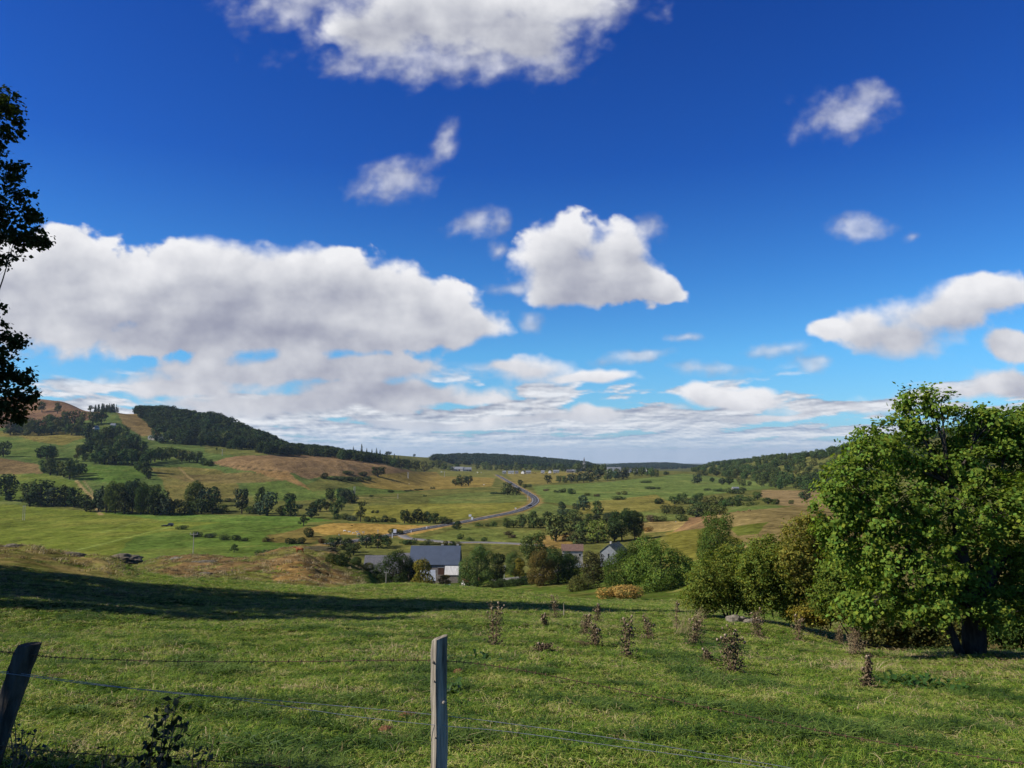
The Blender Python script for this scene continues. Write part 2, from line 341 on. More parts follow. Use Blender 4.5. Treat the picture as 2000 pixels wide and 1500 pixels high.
def rough(X, Y):
    "0..1: how hummocky the ground is here (old pasture mounds)"
    px_ = 1000 + F * X / np.maximum(Y, 1e-3)
    m = sstep(290, 250, px_) * sstep(66, 80, Y) * sstep(125, 105, Y)
    m = np.maximum(m, sstep(250, 320, px_) * sstep(760, 640, px_) * sstep(88, 110, Y) * sstep(285, 240, Y))
    return m

def H(X, Y):
    X = np.asarray(X, float); Y = np.asarray(Y, float)
    r = np.hypot(X, Y); z = Hbase(X, Y)
    z = z + 0.07 * fbm(X / 2.2, Y / 2.2, 3, 71) * sstep(2, 8, r) * sstep(160, 60, r)
    z = z + 0.28 * fbm(X / 11, Y / 11, 2, 72) * sstep(10, 40, r) * sstep(500, 150, r)
    z = z + rough(X, Y) * (1.0 * fbm(X / 9, Y / 9, 3, 73, 0.55) + 0.25)
    z = z + 1.5 * fbm(X / 120, Y / 120, 3, 74) * sstep(200, 700, r) * (0.25 + 0.75 * sstep(-44, -25, z)) * sstep(6000, 3000, r)
    mnd = sstep(-45, -36, z) * sstep(-2, -8, z) * sstep(900, 1000, Y) * sstep(1330, 1250, Y) * sstep(-520, -380, X) * sstep(-180, -240, X)
    z = z + mnd * 2.2 * fbm(X / 38, Y / 38, 3, 75, 0.55)
    return z

_lm = np.exp(np.linspace(math.log(3), math.log(16000), 5200))
def hit(x, y, ymin=3.0, ymax=16000):
    "where the sight line through photo pixel (x, y) meets the ground, beyond ymin"
    u, v = uv(x, y)
    Y = _lm[(_lm >= ymin) & (_lm <= ymax)]
    z = H(u * Y, Y) - v * Y
    k = np.nonzero((z[:-1] < 0) & (z[1:] >= 0))[0]
    if len(k) == 0:
        if z[0] >= 0: k = [0]
        else: k = [int(np.argmax(z / Y))]             # the ridge nearest under the line
    k = int(k[0]); Yh = Y[k]
    if k + 1 < len(Y) and z[k] < 0 <= z[k + 1]:
        Yh = Y[k] + (Y[k + 1] - Y[k]) * (-z[k]) / (z[k + 1] - z[k])
    return Vector((u * Yh, Yh, float(H(u * Yh, Yh))))

def at_depth(x, Y, y=950):
    X = uv(x, y)[0] * Y
    return Vector((X, Y, float(H(X, Y))))

# ------------------------------------------------------------------ what grows where: the fields
FIELDS = [  # (colour sRGB, corner points in the photo)
 ((98,104,52), [(-600,1070),(-600,700),(200,760),(560,840),(760,880),(900,885),(1000,890),(2600,780),(2600,1010),(1300,1100),(600,1070)]),
 ((84,104,52), [(-600,990),(-600,700),(200,760),(560,840),(760,880),(700,900),(560,965),(300,985)]),
 ((118,94,70), [(-300,835),(-300,740),(60,765),(110,775),(190,800),(208,812),(150,826),(60,836)]),
 ((132,116,72), [(228,803),(262,806),(300,836),(318,852),(275,852),(238,826)]),
 ((112,108,54), [(-100,842),(130,844),(172,852),(122,870),(80,864),(-100,858)]),
 ((84,104,48), [(-200,856),(40,852),(80,866),(76,902),(20,890),(-200,884)]),
 ((112,98,64), [(-300,892),(0,894),(75,908),(84,924),(0,926),(-300,924)]),
 ((88,106,44), [(-300,928),(90,926),(150,940),(166,968),(0,978),(-300,978)]),
 ((82,108,46), [(172,908),(270,912),(286,930),(240,946),(150,936)]),
 ((108,106,56), [(290,914),(350,912),(422,916),(455,932),(478,978),(330,982),(318,940)]),
 ((96,104,52), [(400,870),(520,876),(580,888),(470,890),(400,884)]),
 ((128,108,74), [(412,904),(440,894),(470,890),(560,888),(640,890),(700,896),(745,905),(806,921),(745,927),(700,932),(640,930),(600,936),(560,921),(470,919)]),
 ((140,116,72), [(490,919),(560,921),(608,957),(588,951),(540,936)]),
 ((112,104,62), [(330,930),(490,922),(560,940),(470,944),(360,940)]),
 ((92,112,52), [(480,945),(560,938),(612,960),(700,950),(830,960),(690,967),(620,977),(500,980)]),
 ((136,122,62), [(690,934),(800,921),(860,922),(970,928),(960,950),(800,960),(720,952)]),
 ((112,116,58), [(850,915),(970,920),(980,934),(860,930)]),
 ((100,114,58), [(838,974),(900,963),(1000,961),(1040,971),(1030,978),(900,986),(838,984)]),
 ((120,122,54), [(690,988),(840,984),(1030,981),(1020,992),(880,1017),(770,1020),(690,1010)]),
 ((104,118,46), [(-600,1110),(-600,985),(0,984),(180,999),(420,1010),(560,1018),(470,1062),(270,1110)]),
 ((88,112,46), [(200,1110),(260,1050),(440,1020),(600,1018),(590,1060),(560,1110)]),
 ((92,120,50), [(180,999),(400,1005),(600,1010),(650,1016),(560,1024),(330,1018)]),
 ((112,104,54), [(520,1046),(600,1030),(640,1046),(610,1062),(540,1060)]),
 ((158,134,68), [(596,1034),(650,1022),(760,1024),(884,1026),(800,1044),(720,1046),(640,1046)]),
 ((104,116,56), [(815,1052),(900,1030),(1000,1036),(1060,1036),(1060,1060),(980,1064),(900,1064)]),
 ((130,112,60), [(1040,1048),(1110,1044),(1130,1070),(1040,1072)]),
 ((100,120,60), [(1040,950),(1200,940),(1335,925),(1560,948),(1420,962),(1300,978),(1150,990),(1060,980)]),
 ((126,120,62), [(985,922),(1240,920),(1060,946),(1010,946)]),
 ((120,118,58), [(1130,984),(1280,966),(1330,990),(1240,1000),(1130,1004)]),
 ((102,116,60), [(1050,980),(1130,996),(1100,1016),(980,1016),(1040,996)]),
 ((138,122,82), [(1490,957),(1596,958),(1640,990),(1530,987),(1480,970)]),
 ((156,140,84), [(1250,1020),(1338,1018),(1326,1034),(1258,1042)]),
 ((102,116,58), [(1245,999),(1335,1004),(1322,1016),(1250,1018)]),
 ((100,114,58), [(1418,990),(1532,986),(1502,1000),(1425,1001)]),
 ((130,114,72), [(1388,1006),(1430,1000),(1600,984),(1700,1010),(1700,1080),(1450,1070),(1390,1030)]),
 ((108,104,46), [(1300,1040),(1390,1030),(1450,1056),(1400,1110),(1330,1110),(1306,1060)]),
 ((98,104,44), [(1425,1030),(1500,1019),(1482,1042),(1440,1046)]),
 ((132,108,74), [(1314,1040),(1345,1012),(1390,1005),(1390,1028),(1340,1036)]),
]
TRACKS = [  # pale wheel tracks and low walls (colour, width in metres, photo points)
 ((156,138,92), 3.0, [(148,938),(160,952),(180,972),(188,990),(198,1006)]), ((146,132,92), 1.6, [(164,940),(176,955),(184,968)]),
 ((128,146,70), 2.4, [(150,1074),(230,1055),(330,1030)]), ((120,134,66), 2.2, [(200,1040),(300,1017),(560,1020)]),
 ((70,84,36), 1.5, [(40,1012),(120,1009),(190,1006)]), ((150,134,86), 2.5, [(350,914),(366,930),(380,940)]),
 ((62,70,34), 2.5, [(500,1038),(560,1030),(610,1026)]), ((60,68,34), 3.0, [(690,966),(760,961),(840,957),(960,951)]),
 ((60,68,34), 3.0, [(540,975),(620,973),(690,966)]), ((64,70,36), 3.0, [(770,971),(860,967),(960,960)]),
 ((150,138,90), 4.0, [(700,972),(780,972)]), ((60,66,36), 4.0, [(1010,946),(1090,942),(1240,935)]),
 ((150,128,84), 3.0, [(1420,1018),(1500,1010),(1590,996)]), ((150,130,86), 2.5, [(1440,1045),(1520,1030),(1590,1020)]),
 ((66,62,38), 3.0, [(420,912),(500,916),(560,924)]), ((66,60,40), 3.0, [(500,890),(560,896),(600,893)]),
 ((60,66,36), 3.5, [(860,934),(930,938),(990,940)]), ((124,126,66), 3.0, [(650,942),(690,946),(740,950)]),
]
def in_poly(px_, py_, poly):
    ins = np.zeros(px_.shape, bool); n = len(poly)
    for i in range(n):
        x1, y1 = poly[i]; x2, y2 = poly[(i + 1) % n]
        if y1 == y2: continue
        c = ((y1 > py_) != (y2 > py_)) & (px_ < (x2 - x1) * (py_ - y1) / (y2 - y1) + x1)
        ins ^= c
    return ins

def project(X, Y, Z):
    yc = Y * cP + Z * sP; zc = -Y * sP + Z * cP
    yc = np.maximum(yc, 1e-3)
    return 1000 + F * X / yc, 750 - F * zc / yc

def seg_dist(X, Y, pts):
    d = np.full(X.shape, 1e9)
    for (ax, ay), (bx, by) in zip(pts[:-1], pts[1:]):
        vx, vy = bx - ax, by - ay; L = vx * vx + vy * vy
        t = np.clip(((X - ax) * vx + (Y - ay) * vy) / L, 0, 1)
        d = np.minimum(d, np.hypot(X - ax - t * vx, Y - ay - t * vy))
    return d

def smooth_path(pts, n=12):
    P = [np.array(p, float) for p in pts]; P = [2 * P[0] - P[1]] + P + [2 * P[-1] - P[-2]]
    out = []
    for i in range(1, len(P) - 2):
        for k in range(n):
            t = k / n
            out.append(0.5 * (2*P[i] + (P[i+1]-P[i-1])*t + (2*P[i-1]-5*P[i]+4*P[i+1]-P[i+2])*t*t + (3*P[i]-P[i-1]-3*P[i+1]+P[i+2])*t**3))
    out.append(P[-2]); return out

ROAD_PX = [(640,1064),(700,1056),(740,1050),(775,1043),(800,1037.5),(850,1029),(900,1020.5),(950,1011),(1000,1001),(1025,993),(1040,985.5),(1046,978.5),(1042,970.5),(1026,960),(1009,950.5),(994,941),(982,934),(970,927.5)]
LANE_PX = [(785,1046),(800,1052),(840,1056),(890,1060),(940,1060),(1000,1062),(1060,1066)]
def ground_path(pxs, ymin=300, n=10):
    w3 = [hit(x, y, ymin) for x, y in pxs]
    return smooth_path([(p.x, p.y) for p in w3], n)
ROAD = ground_path(ROAD_PX); LANE = ground_path(LANE_PX)

def lin_np(c, k=1.0): return np.array(lin(*c)) * k
GK = 0.90                                             # sunlit picture colour -> base colour
def ground_colour(X, Y, Z):
    px_, py_ = project(X, Y, Z)
    j = np.clip(600 / np.maximum(Y, 300), 0.15, 1.2)
    qx = px_ + 9 * j * fbm(X / 40, Y / 60, 3, 81); qy = py_ + 2.2 * j * fbm(X / 40, Y / 60, 3, 82)
    C = np.zeros(X.shape + (3,)) + lin_np((100,106,56), GK)
    for c, poly in FIELDS:
        C[in_poly(qx, qy, poly) & (Y > 290)] = lin_np(c, GK)
    n1 = fbm(X / 70, Y / 70, 4, 83); n2 = fbm(X / 14, Y / 14, 3, 84)
    # dry tint and mowing streaks
    dry = lin_np((150,128,74), GK)
    k = np.clip(0.16 * sstep(0.05, 0.6, n1) + 0.12 * sstep(0.1, 0.6, n2), 0, 1)[..., None]
    C = C * (1 - k) + dry * k
    C = C * (1 + 0.26 * n1 + 0.24 * n2)[..., None]
    for c, wd, pts in TRACKS:
        w3 = [hit(x, y, 300) for x, y in pts]; pp = smooth_path([(p.x, p.y) for p in w3], 5)
        d = seg_dist(X, Y, pp); wj = wd * (0.55 + 0.25 * n2)
        k = (sstep(wj * 1.5, wj * 0.6, d) * 0.85)[..., None]
        C = C * (1 - k) + lin_np(c, GK) * k
    for path, wd in ((ROAD, 11), (LANE, 5)):
        d = seg_dist(X, Y, path); k = (sstep(wd, wd * 0.4, d + 5 * n2) * 0.75)[..., None] * (Y > 300)[..., None]
        C = C * (1 - k) + lin_np((156,132,82), GK) * k
    C = C * np.array([1.05, 0.97, 1.0])
    # far slopes
    k = (sstep(2500, 3200, Y))[..., None]; C = C * (1 - k * 0.6) + lin_np((70,74,46), GK) * k * 0.6
    # our own slope, from the fence to the farm
    grn = lin_np((84,100,40), GK); N = grn * (1 + 0.25 * n2)[..., None]
    d1 = fbm(X / 3.5, Y / 3.5, 4, 85); d2 = fbm(X / 25, Y / 25, 3, 86)
    edge = sstep(0.02, 0.10, (Z - Hbase(X, Y)) * 0 + sstep(1500, 1900, px_) * sstep(17, 27, Y))
    dk = np.clip(0.55 * sstep(0.15, 0.6, d1) + 0.35 * sstep(0.1, 0.5, d2) + 0.7 * edge, 0, 1)
    left = sstep(330, 180, px_) * sstep(46, 74, Y); dk = np.maximum(dk, left * (0.45 + 0.5 * sstep(-0.3, 0.3, d1)))
    N = N * (1 - dk[..., None]) + lin_np((142,124,76), GK) * dk[..., None]
    th = (sstep(75, 35, Y) * sstep(1, 2, Y))[..., None]; N = N * (1 - th * 0.62)  # thatch tone under near grass, with shadow between blades put into the colour
    br = sstep(270, 330, px_ + 20 * d2) * sstep(730, 650, px_ + 30 * d2) * sstep(92, 108, Y)
    brc = lin_np((126,102,66), GK) * (1 + 0.45 * d1)[..., None]
    patch = sstep(0.05, 0.35, d2)[..., None]; brc = brc * (1 - patch) + lin_np((112,108,56), GK) * patch
    gp = (in_poly(px_ + 8 * d2, py_ + 4 * d2, [(395,1122),(470,1112),(540,1118),(560,1142),(420,1146)]) & (Y > 95) & (Y < 190))[..., None]
    brc = np.where(gp, lin_np((112,112,54), GK), brc)
    org = (in_poly(px_ + 10 * d2, py_ + 5 * d2, [(528,1108),(560,1098),(625,1098),(690,1140),(530,1142)]) & (Y > 90) & (Y < 215))[..., None]
    brc = np.where(org, lin_np((140,112,66), GK) * (1 + 0.5 * d1)[..., None], brc)
    gm = (in_poly(px_ + 6 * d2, py_ + 3 * d2, [(640,1086),(700,1088),(750,1108),(745,1130),(690,1124),(640,1106)]) & (Y > 120))[..., None]
    brc = np.where(gm, lin_np((110,108,52), GK), brc)
    N = N * (1 - br[..., None]) + brc * br[..., None]
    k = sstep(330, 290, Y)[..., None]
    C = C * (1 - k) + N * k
    rt = ((Y < 420) & (Y > 195) & (px_ > 1290))[..., None]
    if rt.any():
        Crt = np.zeros_like(C) + lin_np((112,108,52), GK)
        for c, poly in FIELDS[-5:]: Crt[in_poly(qx, qy, poly)] = lin_np(c, GK)
        C = np.where(rt, Crt * (1 + 0.25 * n2 + 0.2 * d1)[..., None], C)
    return np.clip(C, 0.004, 0.7)

def build_ground():
    th = np.concatenate([np.linspace(-math.pi, R(-42), 60)[:-1], np.linspace(R(-42), R(42), 950), np.linspace(R(42), math.pi, 60)[1:-1]])
    r = np.concatenate([[0.3], np.exp(np.linspace(math.log(1.2), math.log(45), 150)), np.exp(np.linspace(math.log(45.8), math.log(5000), 640)), np.exp(np.linspace(math.log(5040), math.log(22000), 80))])
    TH, RR = np.meshgrid(th, r); X = RR * np.sin(TH); Y = RR * np.cos(TH)
    Z = H(X, Y); nr, nt = X.shape
    C = ground_colour(X, Y, Z)
    i = np.arange(nr - 1)[:, None] * nt; j = np.arange(nt)[None]; j2 = (j + 1) % nt
    Fq = np.stack([i + j, i + j2, i + nt + j2, i + nt + j], -1).reshape(-1, 4)
    V = np.stack([X, Y, Z], -1).reshape(-1, 3)
    m, T = new_mat('ground')
    at_ = T.node('ShaderNodeAttribute', attribute_name='field'); geo = T.node('ShaderNodeNewGeometry')
    pos = geo.outputs['Position']
    n1 = T.noise(pos, 0.35, 5, 0.65); n2 = T.noise(pos, 0.03, 4, 0.6); n3 = T.noise(pos, 6.0, 3, 0.6); n4 = T.noise(T.vec('MULTIPLY', pos, (1.0, 0.45, 1.0)), 0.085, 4, 0.65)
    k = T.math('ADD', T.math('ADD', T.rng(n1, 0.25, 0.75, 0.50, 1.42), T.rng(n2, 0.3, 0.7, -0.14, 0.14)), T.math('ADD', T.rng(n3, 0.3, 0.7, -0.18, 0.18), T.rng(n4, 0.3, 0.7, -0.20, 0.20)))
    col = T.vec('MULTIPLY', at_.outputs[1], T.comb(k, k, k))
    b = T.node('ShaderNodeBsdfDiffuse'); T.put(b.inputs[0], col)
    bm_ = T.node('ShaderNodeBump'); bm_.inputs['Strength'].default_value = 0.9; bm_.inputs['Distance'].default_value = 0.5
    T.put(bm_.inputs['Height'], n1); T.put(b.inputs['Normal'], bm_.outputs[0]); T.put(T.out.inputs[0], b.outputs[0])
    me = mesh_np('ground', V, Fq, [m], smooth=True)
    attr(me, 'field', 'FLOAT_COLOR', np.concatenate([C.reshape(-1, 3), np.ones((len(V), 1))], 1))
    o = bpy.data.objects.new('ground', me); COL.objects.link(o); o['kind'] = 'structure'
    return o
build_ground()

# ------------------------------------------------------------------ scene objects: helpers
def link(name, me, parent=None, loc=None, color=None):
    o = bpy.data.objects.new(name, me); COL.objects.link(o)
    if parent is not None: o.parent = parent
    if loc is not None: o.location = loc
    if color is not None: o.color = tuple(color) + (1,)
    return o
def tag(o, label=None, cat=None, group=None, kind=None):
    if label: o['label'] = label
    if cat: o['category'] = cat
    if group: o['group'] = group
    if kind: o['kind'] = kind
    return o
def thing(name, label, cat, loc, rotz=0.0, group=None, scale=1.0):
    o = bpy.data.objects.new(name, None); COL.objects.link(o)
    o.location = loc; o.rotation_euler = (0, 0, rotz); o.empty_display_size = 0.2
    o.scale = scale if hasattr(scale, '__len__') else (scale,) * 3
    return tag(o, label, cat, group)

class MB:
    "collects boxes, tubes and faces into one mesh"
    def __init__(s): s.v = []; s.f = []; s.m = []
    def add(s, vs, fs, mi=0):
        b = len(s.v); s.v += [tuple(p) for p in vs]; s.f += [tuple(i + b for i in f) for f in fs]; s.m += [mi] * len(fs); return s
    def box(s, c, size, rz=0.0, mi=0, taper=1.0):
        x, y, z = size[0] / 2, size[1] / 2, size[2] / 2; vs = []
        for sz in (-1, 1):
            t = taper if sz > 0 else 1.0
            for a, b in ((-1, -1), (1, -1), (1, 1), (-1, 1)):
                p = Vector((a * x * t, b * y * t, sz * z)); p.rotate(Euler((0, 0, rz))); vs.append(p + Vector(c))
        return s.add(vs, [(3, 2, 1, 0), (4, 5, 6, 7), (0, 1, 5, 4), (1, 2, 6, 5), (2, 3, 7, 6), (3, 0, 4, 7)], mi)
    def tube(s, pts, rad, n=6, mi=0, cap=True):
        pts = [Vector(p) for p in pts]; k = len(pts)
        rad = rad if hasattr(rad, '__len__') else [rad] * k
        vs = []; fs = []; ref = Vector((0.31, 0.95, 0.1))
        for i, p in enumerate(pts):
            d = (pts[min(i + 1, k - 1)] - pts[max(i - 1, 0)]); d = d.normalized() if d.length > 1e-9 else Vector((0, 0, 1))
            a = d.cross(ref)
            if a.length < 0.05: a = d.cross(Vector((1, 0, 0)))
            a.normalize(); b = d.cross(a)
            for j in range(n):
                t = 2 * math.pi * j / n; vs.append(p + (a * math.cos(t) + b * math.sin(t)) * rad[i])
        for i in range(k - 1):
            for j in range(n): fs.append((i * n + j, i * n + (j + 1) % n, (i + 1) * n + (j + 1) % n, (i + 1) * n + j))
        if cap: fs += [tuple(range(n))[::-1], tuple(range((k - 1) * n, k * n))]
        return s.add(vs, fs, mi)
    def mesh(s, name, mats, smooth=False):
        me = bpy.data.meshes.new(name); me.from_pydata(s.v, [], s.f)
        for m in (mats if isinstance(mats, (list, tuple)) else [mats]): me.materials.append(m)
        me.polygons.foreach_set('material_index', s.m)
        if smooth: me.polygons.foreach_set('use_smooth', [True] * len(s.f))
        me.update(); return me
    def build(s, name, mats, parent=None, loc=None, smooth=False):
        return link(name, s.mesh(name, mats, smooth), parent, loc)

def simple_mat(name, c, rough=0.8, var=0.25, scale=3.0, spec=0.3, metal=0.0, stretch=(1, 1, 1), bump=0.0, c2=None):
    m, T = new_mat(name)
    tc_ = T.node('ShaderNodeTexCoord'); v = T.vec('MULTIPLY', tc_.outputs['Object'], stretch)
    n = T.noise(v, scale, 5, 0.65)
    if c2 is not None: col = T.mix(T.rng(n, 0.35, 0.65), tuple(c) + (1,), tuple(c2) + (1,))
    else:
        k = T.rng(n, 0.25, 0.75, 1 - var, 1 + var); col = T.vec('MULTIPLY', tuple(c), T.comb(k, k, k))
    b = T.node('ShaderNodeBsdfPrincipled'); T.put(b.inputs['Base Color'], col); b.inputs['Roughness'].default_value = rough
    b.inputs['Specular IOR Level'].default_value = spec; b.inputs['Metallic'].default_value = metal
    if bump:
        q = T.node('ShaderNodeBump'); q.inputs['Strength'].default_value = bump; q.inputs['Distance'].default_value = 0.02
        T.put(q.inputs['Height'], n); T.put(b.inputs['Normal'], q.outputs[0])
    T.put(T.out.inputs[0], b.outputs[0]); return m

def leaf_mat(name, var=0.45, transl=0.25, hue=0.5, gloss=0.0, inst=True):
    "foliage: the object's own colour, varied from leaf to leaf"
    m, T = new_mat(name)
    oi = T.node('ShaderNodeObjectInfo'); geo = T.node('ShaderNodeNewGeometry'); rnd = geo.outputs['Random Per Island']
    k = T.rng(rnd, 0, 1, 1 - var, 1 + var, smooth=False)
    wh = T.node('ShaderNodeTexWhiteNoise', noise_dimensions='1D'); T.put(wh.inputs['W'], rnd)
    warm = T.rng(wh.outputs[0], 0, 1, -hue, hue, smooth=False)
    sc = T.comb(T.math('MULTIPLY', k, T.math('ADD', 1.0, T.math('MULTIPLY', warm, 0.5))), k, T.math('MULTIPLY', k, T.math('SUBTRACT', 1.0, T.math('MULTIPLY', warm, 0.4))))
    col = T.vec('MULTIPLY', oi.outputs['Color'], sc)
    ik = T.rng(oi.outputs['Random'], 0, 1, 0.72, 1.3, smooth=False)      # and from tree to tree
    iw = T.rng(T.math('FRACT', T.math('MULTIPLY', oi.outputs['Random'], 7.31)), 0, 1, -0.14, 0.2, smooth=False)
    if inst: col = T.vec('MULTIPLY', col, T.comb(T.math('MULTIPLY', ik, T.math('ADD', 1.0, iw)), ik, ik))
    d = T.node('ShaderNodeBsdfDiffuse'); T.put(d.inputs[0], col); sh = d.outputs[0]
    if gloss:
        g = T.node('ShaderNodeBsdfPrincipled'); T.put(g.inputs['Base Color'], col); g.inputs['Roughness'].default_value = 0.42
        g.inputs['Specular IOR Level'].default_value = gloss; sh = g.outputs[0]
    if transl:
        t = T.node('ShaderNodeBsdfTranslucent'); T.put(t.inputs[0], T.vec('MULTIPLY', col, (1.25, 1.35, 0.5)))
        mx = T.node('ShaderNodeMixShader'); mx.inputs[0].default_value = transl
        T.put(mx.inputs[1], sh); T.put(mx.inputs[2], t.outputs[0]); sh = mx.outputs[0]
    T.put(T.out.inputs[0], sh); return m
M_FAR = leaf_mat('far_foliage', 0.40, 0.0, 0.25); M_MID = leaf_mat('foliage', 0.45, 0.2, 0.4); M_NEAR = leaf_mat('near_leaf', 0.45, 0.38, 0.45, 0.0, False)
M_BARK = simple_mat('bark', (0.060, 0.050, 0.040), 0.9, 0.5, 9, 0.1, stretch=(1, 1, 0.25), bump=0.8)

# ------------------------------------------------------------------ foliage
def rand_dirs(rng, n):
    d = rng.normal(size=(n, 3)); return d / np.linalg.norm(d, axis=1, keepdims=True)
def cards(C, N, size, rng, aspect=0.7, fold=0.0):
    "one leaf-shaped quad per centre"
    n = len(C); t = np.cross(N, rand_dirs(rng, n)); t /= np.maximum(np.linalg.norm(t, axis=1, keepdims=True), 1e-6)
    b = np.cross(N, t); s = np.asarray(size)[:, None] * 0.5
    V = np.stack([C - t * s, C + b * s * aspect + N * s * fold, C + t * s, C - b * s * aspect + N * s * fold], 1).reshape(-1, 3)
    return V, np.arange(4 * n).reshape(-1, 4)

def lobes_crown(lobes, n, leaf, rng, jit=0.7, up=0.25, shell=(0.72, 1.08)):
    "leaf clumps over a set of ellipsoid lobes (centre, radii)"
    Cn = np.array([l[0] for l in lobes], float); Rd = np.array([l[1] for l in lobes], float)
    wgt = (Rd[:, 0] * Rd[:, 2]) ** 1.0; wgt /= wgt.sum()
    m = int(n * 2.2); k = rng.choice(len(lobes), m, p=wgt); d = rand_dirs(rng, m)
    rad = rng.uniform(shell[0], shell[1], (m, 1)); P = Cn[k] + d * Rd[k] * rad
    ins = np.zeros(m, bool)                            # drop what lies deep inside another lobe
    for i in range(len(lobes)):
        q = np.linalg.norm((P - Cn[i]) / Rd[i], axis=1); ins |= (q < 0.66) & (k != i)
    P, d = P[~ins][:n], d[~ins][:n]
    N = d + jit * rand_dirs(rng, len(P)) + np.array([0, 0, up]); N /= np.linalg.norm(N, axis=1, keepdims=True)
    return cards(P, N, leaf * rng.uniform(0.6, 1.35, len(P)), rng)

def proto_lobes(rng, kind):
    L = []
    if kind == 'round':
        for i in range(13):
            a = rng.uniform(0, 6.28); z = rng.uniform(0.2, 0.84); env = math.sqrt(max(0.05, 1 - ((z - 0.48) / 0.52) ** 2)) * 0.34
            rr = env * rng.uniform(0.5, 1.0); s = rng.uniform(0.12, 0.2)
            L.append(((rr * math.cos(a), rr * math.sin(a), z), (s * 1.15, s * 1.15, s)))
        L.append(((0, 0, 0.5), (0.3, 0.3, 0.36)))
    elif kind == 'tall':
        for i in range(14):
            a = rng.uniform(0, 6.28); z = rng.uniform(0.16, 0.9); env = 0.36 * (1 - 0.75 * abs(z - 0.42))
            rr = env * rng.uniform(0.4, 1.0); s = rng.uniform(0.1, 0.17)
            L.append(((rr * math.cos(a), rr * math.sin(a), z), (s * 1.3, s * 1.3, s)))
        L.append(((0, 0, 0.5), (0.26, 0.26, 0.42)))
    elif kind == 'bush':
        for i in range(10):
            a = rng.uniform(0, 6.28); rr = rng.uniform(0.05, 0.36); z = rng.uniform(0.15, 0.62) * (1 - rr * 0.7); s = rng.uniform(0.15, 0.26)
            L.append(((rr * math.cos(a), rr * math.sin(a), z), (s, s, s * 1.35)))
    elif kind == 'full':
        for i in range(22):
            a = rng.uniform(0, 6.28); z = rng.uniform(0.10, 0.86); env = math.sqrt(max(0.05, 1 - ((z - 0.36) / 0.66) ** 2)) * 0.36
            rr = env * rng.uniform(0.6, 1.0); s = rng.uniform(0.10, 0.17)
            L.append(((rr * math.cos(a), rr * math.sin(a), z), (s * 1.15, s * 1.15, s)))
        L.append(((0, 0, 0.45), (0.32, 0.32, 0.42)))
    elif kind == 'loose':
        for i in range(16):
            a = rng.uniform(0, 6.28); z = rng.uniform(0.3, 0.92); rr = rng.uniform(0.05, 0.4) * (1.15 - z * 0.6); s = rng.uniform(0.07, 0.14)
            L.append(((rr * math.cos(a), rr * math.sin(a), z), (s * 1.4, s * 1.4, s)))
    elif kind == 'conifer':
        for i in range(9):
            z = 0.12 + i * 0.095; s = 0.42 * (1 - z) + 0.04
            for q in range(3):
                a = rng.uniform(0, 6.28); L.append(((0.25 * s * math.cos(a), 0.25 * s * math.sin(a), z), (s * 0.8, s * 0.8, 0.07)))
        L.append(((0, 0, 0.9), (0.05, 0.05, 0.12)))
    return L

def trunk_mb(rng, kind, r0=0.035):
    mb = MB(); top = {'round': 0.62, 'tall': 0.75, 'bush': 0.3, 'full': 0.6, 'loose': 0.7, 'conifer': 0.95}[kind]
    dx_, dy_ = rng.uniform(-0.04, 0.04, 2)
    mb.tube([(0, 0, -0.06), (dx_ * 0.3, dy_ * 0.3, top * 0.35), (dx_, dy_, top * 0.7), (dx_ * 1.5, dy_, top)], [r0 * 1.25, r0, r0 * 0.7, r0 * 0.25], 6)
    if kind != 'conifer':
        for i in range(6):
            a = rng.uniform(0, 6.28); z = top * rng.uniform(0.3, 0.65); l = rng.uniform(0.2, 0.36)
            mb.tube([(dx_ * 0.4, dy_ * 0.4, z), (math.cos(a) * l * 0.55, math.sin(a) * l * 0.55, z + l * 0.45), (math.cos(a) * l, math.sin(a) * l, z + l * 0.75)], [r0 * 0.55, r0 * 0.35, r0 * 0.12], 5)
    return mb

PROTO = {}
def make_protos():
    rng = np.random.default_rng(5)
    for kind, nv in (('round', 5), ('tall', 4), ('bush', 4), ('loose', 3), ('full', 3), ('conifer', 2)):
        for i in range(nv):
            L = proto_lobes(rng, kind)
            for lod, n, leaf in (('tiny', 230, 0.15), ('far', 900, 0.082), ('mid', 5200, 0.040)):
                if lod == 'mid' and kind == 'conifer': continue
                nn = int(n * (0.8 if kind == 'loose' else 2.6 if kind == 'full' and lod == 'mid' else 1.0)); leaf = leaf * (0.62 if kind == 'full' and lod == 'mid' else 1)
                V, Fq = lobes_crown(L, nn, leaf * (0.8 if kind == 'conifer' else 1), rng, 0.5 if kind == 'full' else 0.75 if lod == 'mid' else 0.55)
                PROTO[kind, lod, i, 'crown'] = mesh_np('crown', V, Fq, [M_MID if lod == 'mid' else M_FAR])
                if lod == 'far':                        # one mesh with its stem for trees far off
                    t = trunk_mb(rng, kind); tv = np.array(t.v); qf = [f for f in t.f if len(f) == 4]
                    V2 = np.concatenate([V, tv]); F2 = np.concatenate([Fq, np.array(qf) + len(V)])
                    PROTO[kind, 'far', i, 'whole'] = mesh_np('tree', V2, F2, [M_FAR, M_BARK], np.r_[np.zeros(len(Fq)), np.ones(len(qf))])
            PROTO[kind, 'mid', i, 'trunk'] = trunk_mb(rng, kind, 0.024 if kind != 'bush' else 0.015).mesh('trunk', M_BARK, True)
make_protos()
NV = dict(round=5, tall=4, bush=4, loose=3, full=3, conifer=2)

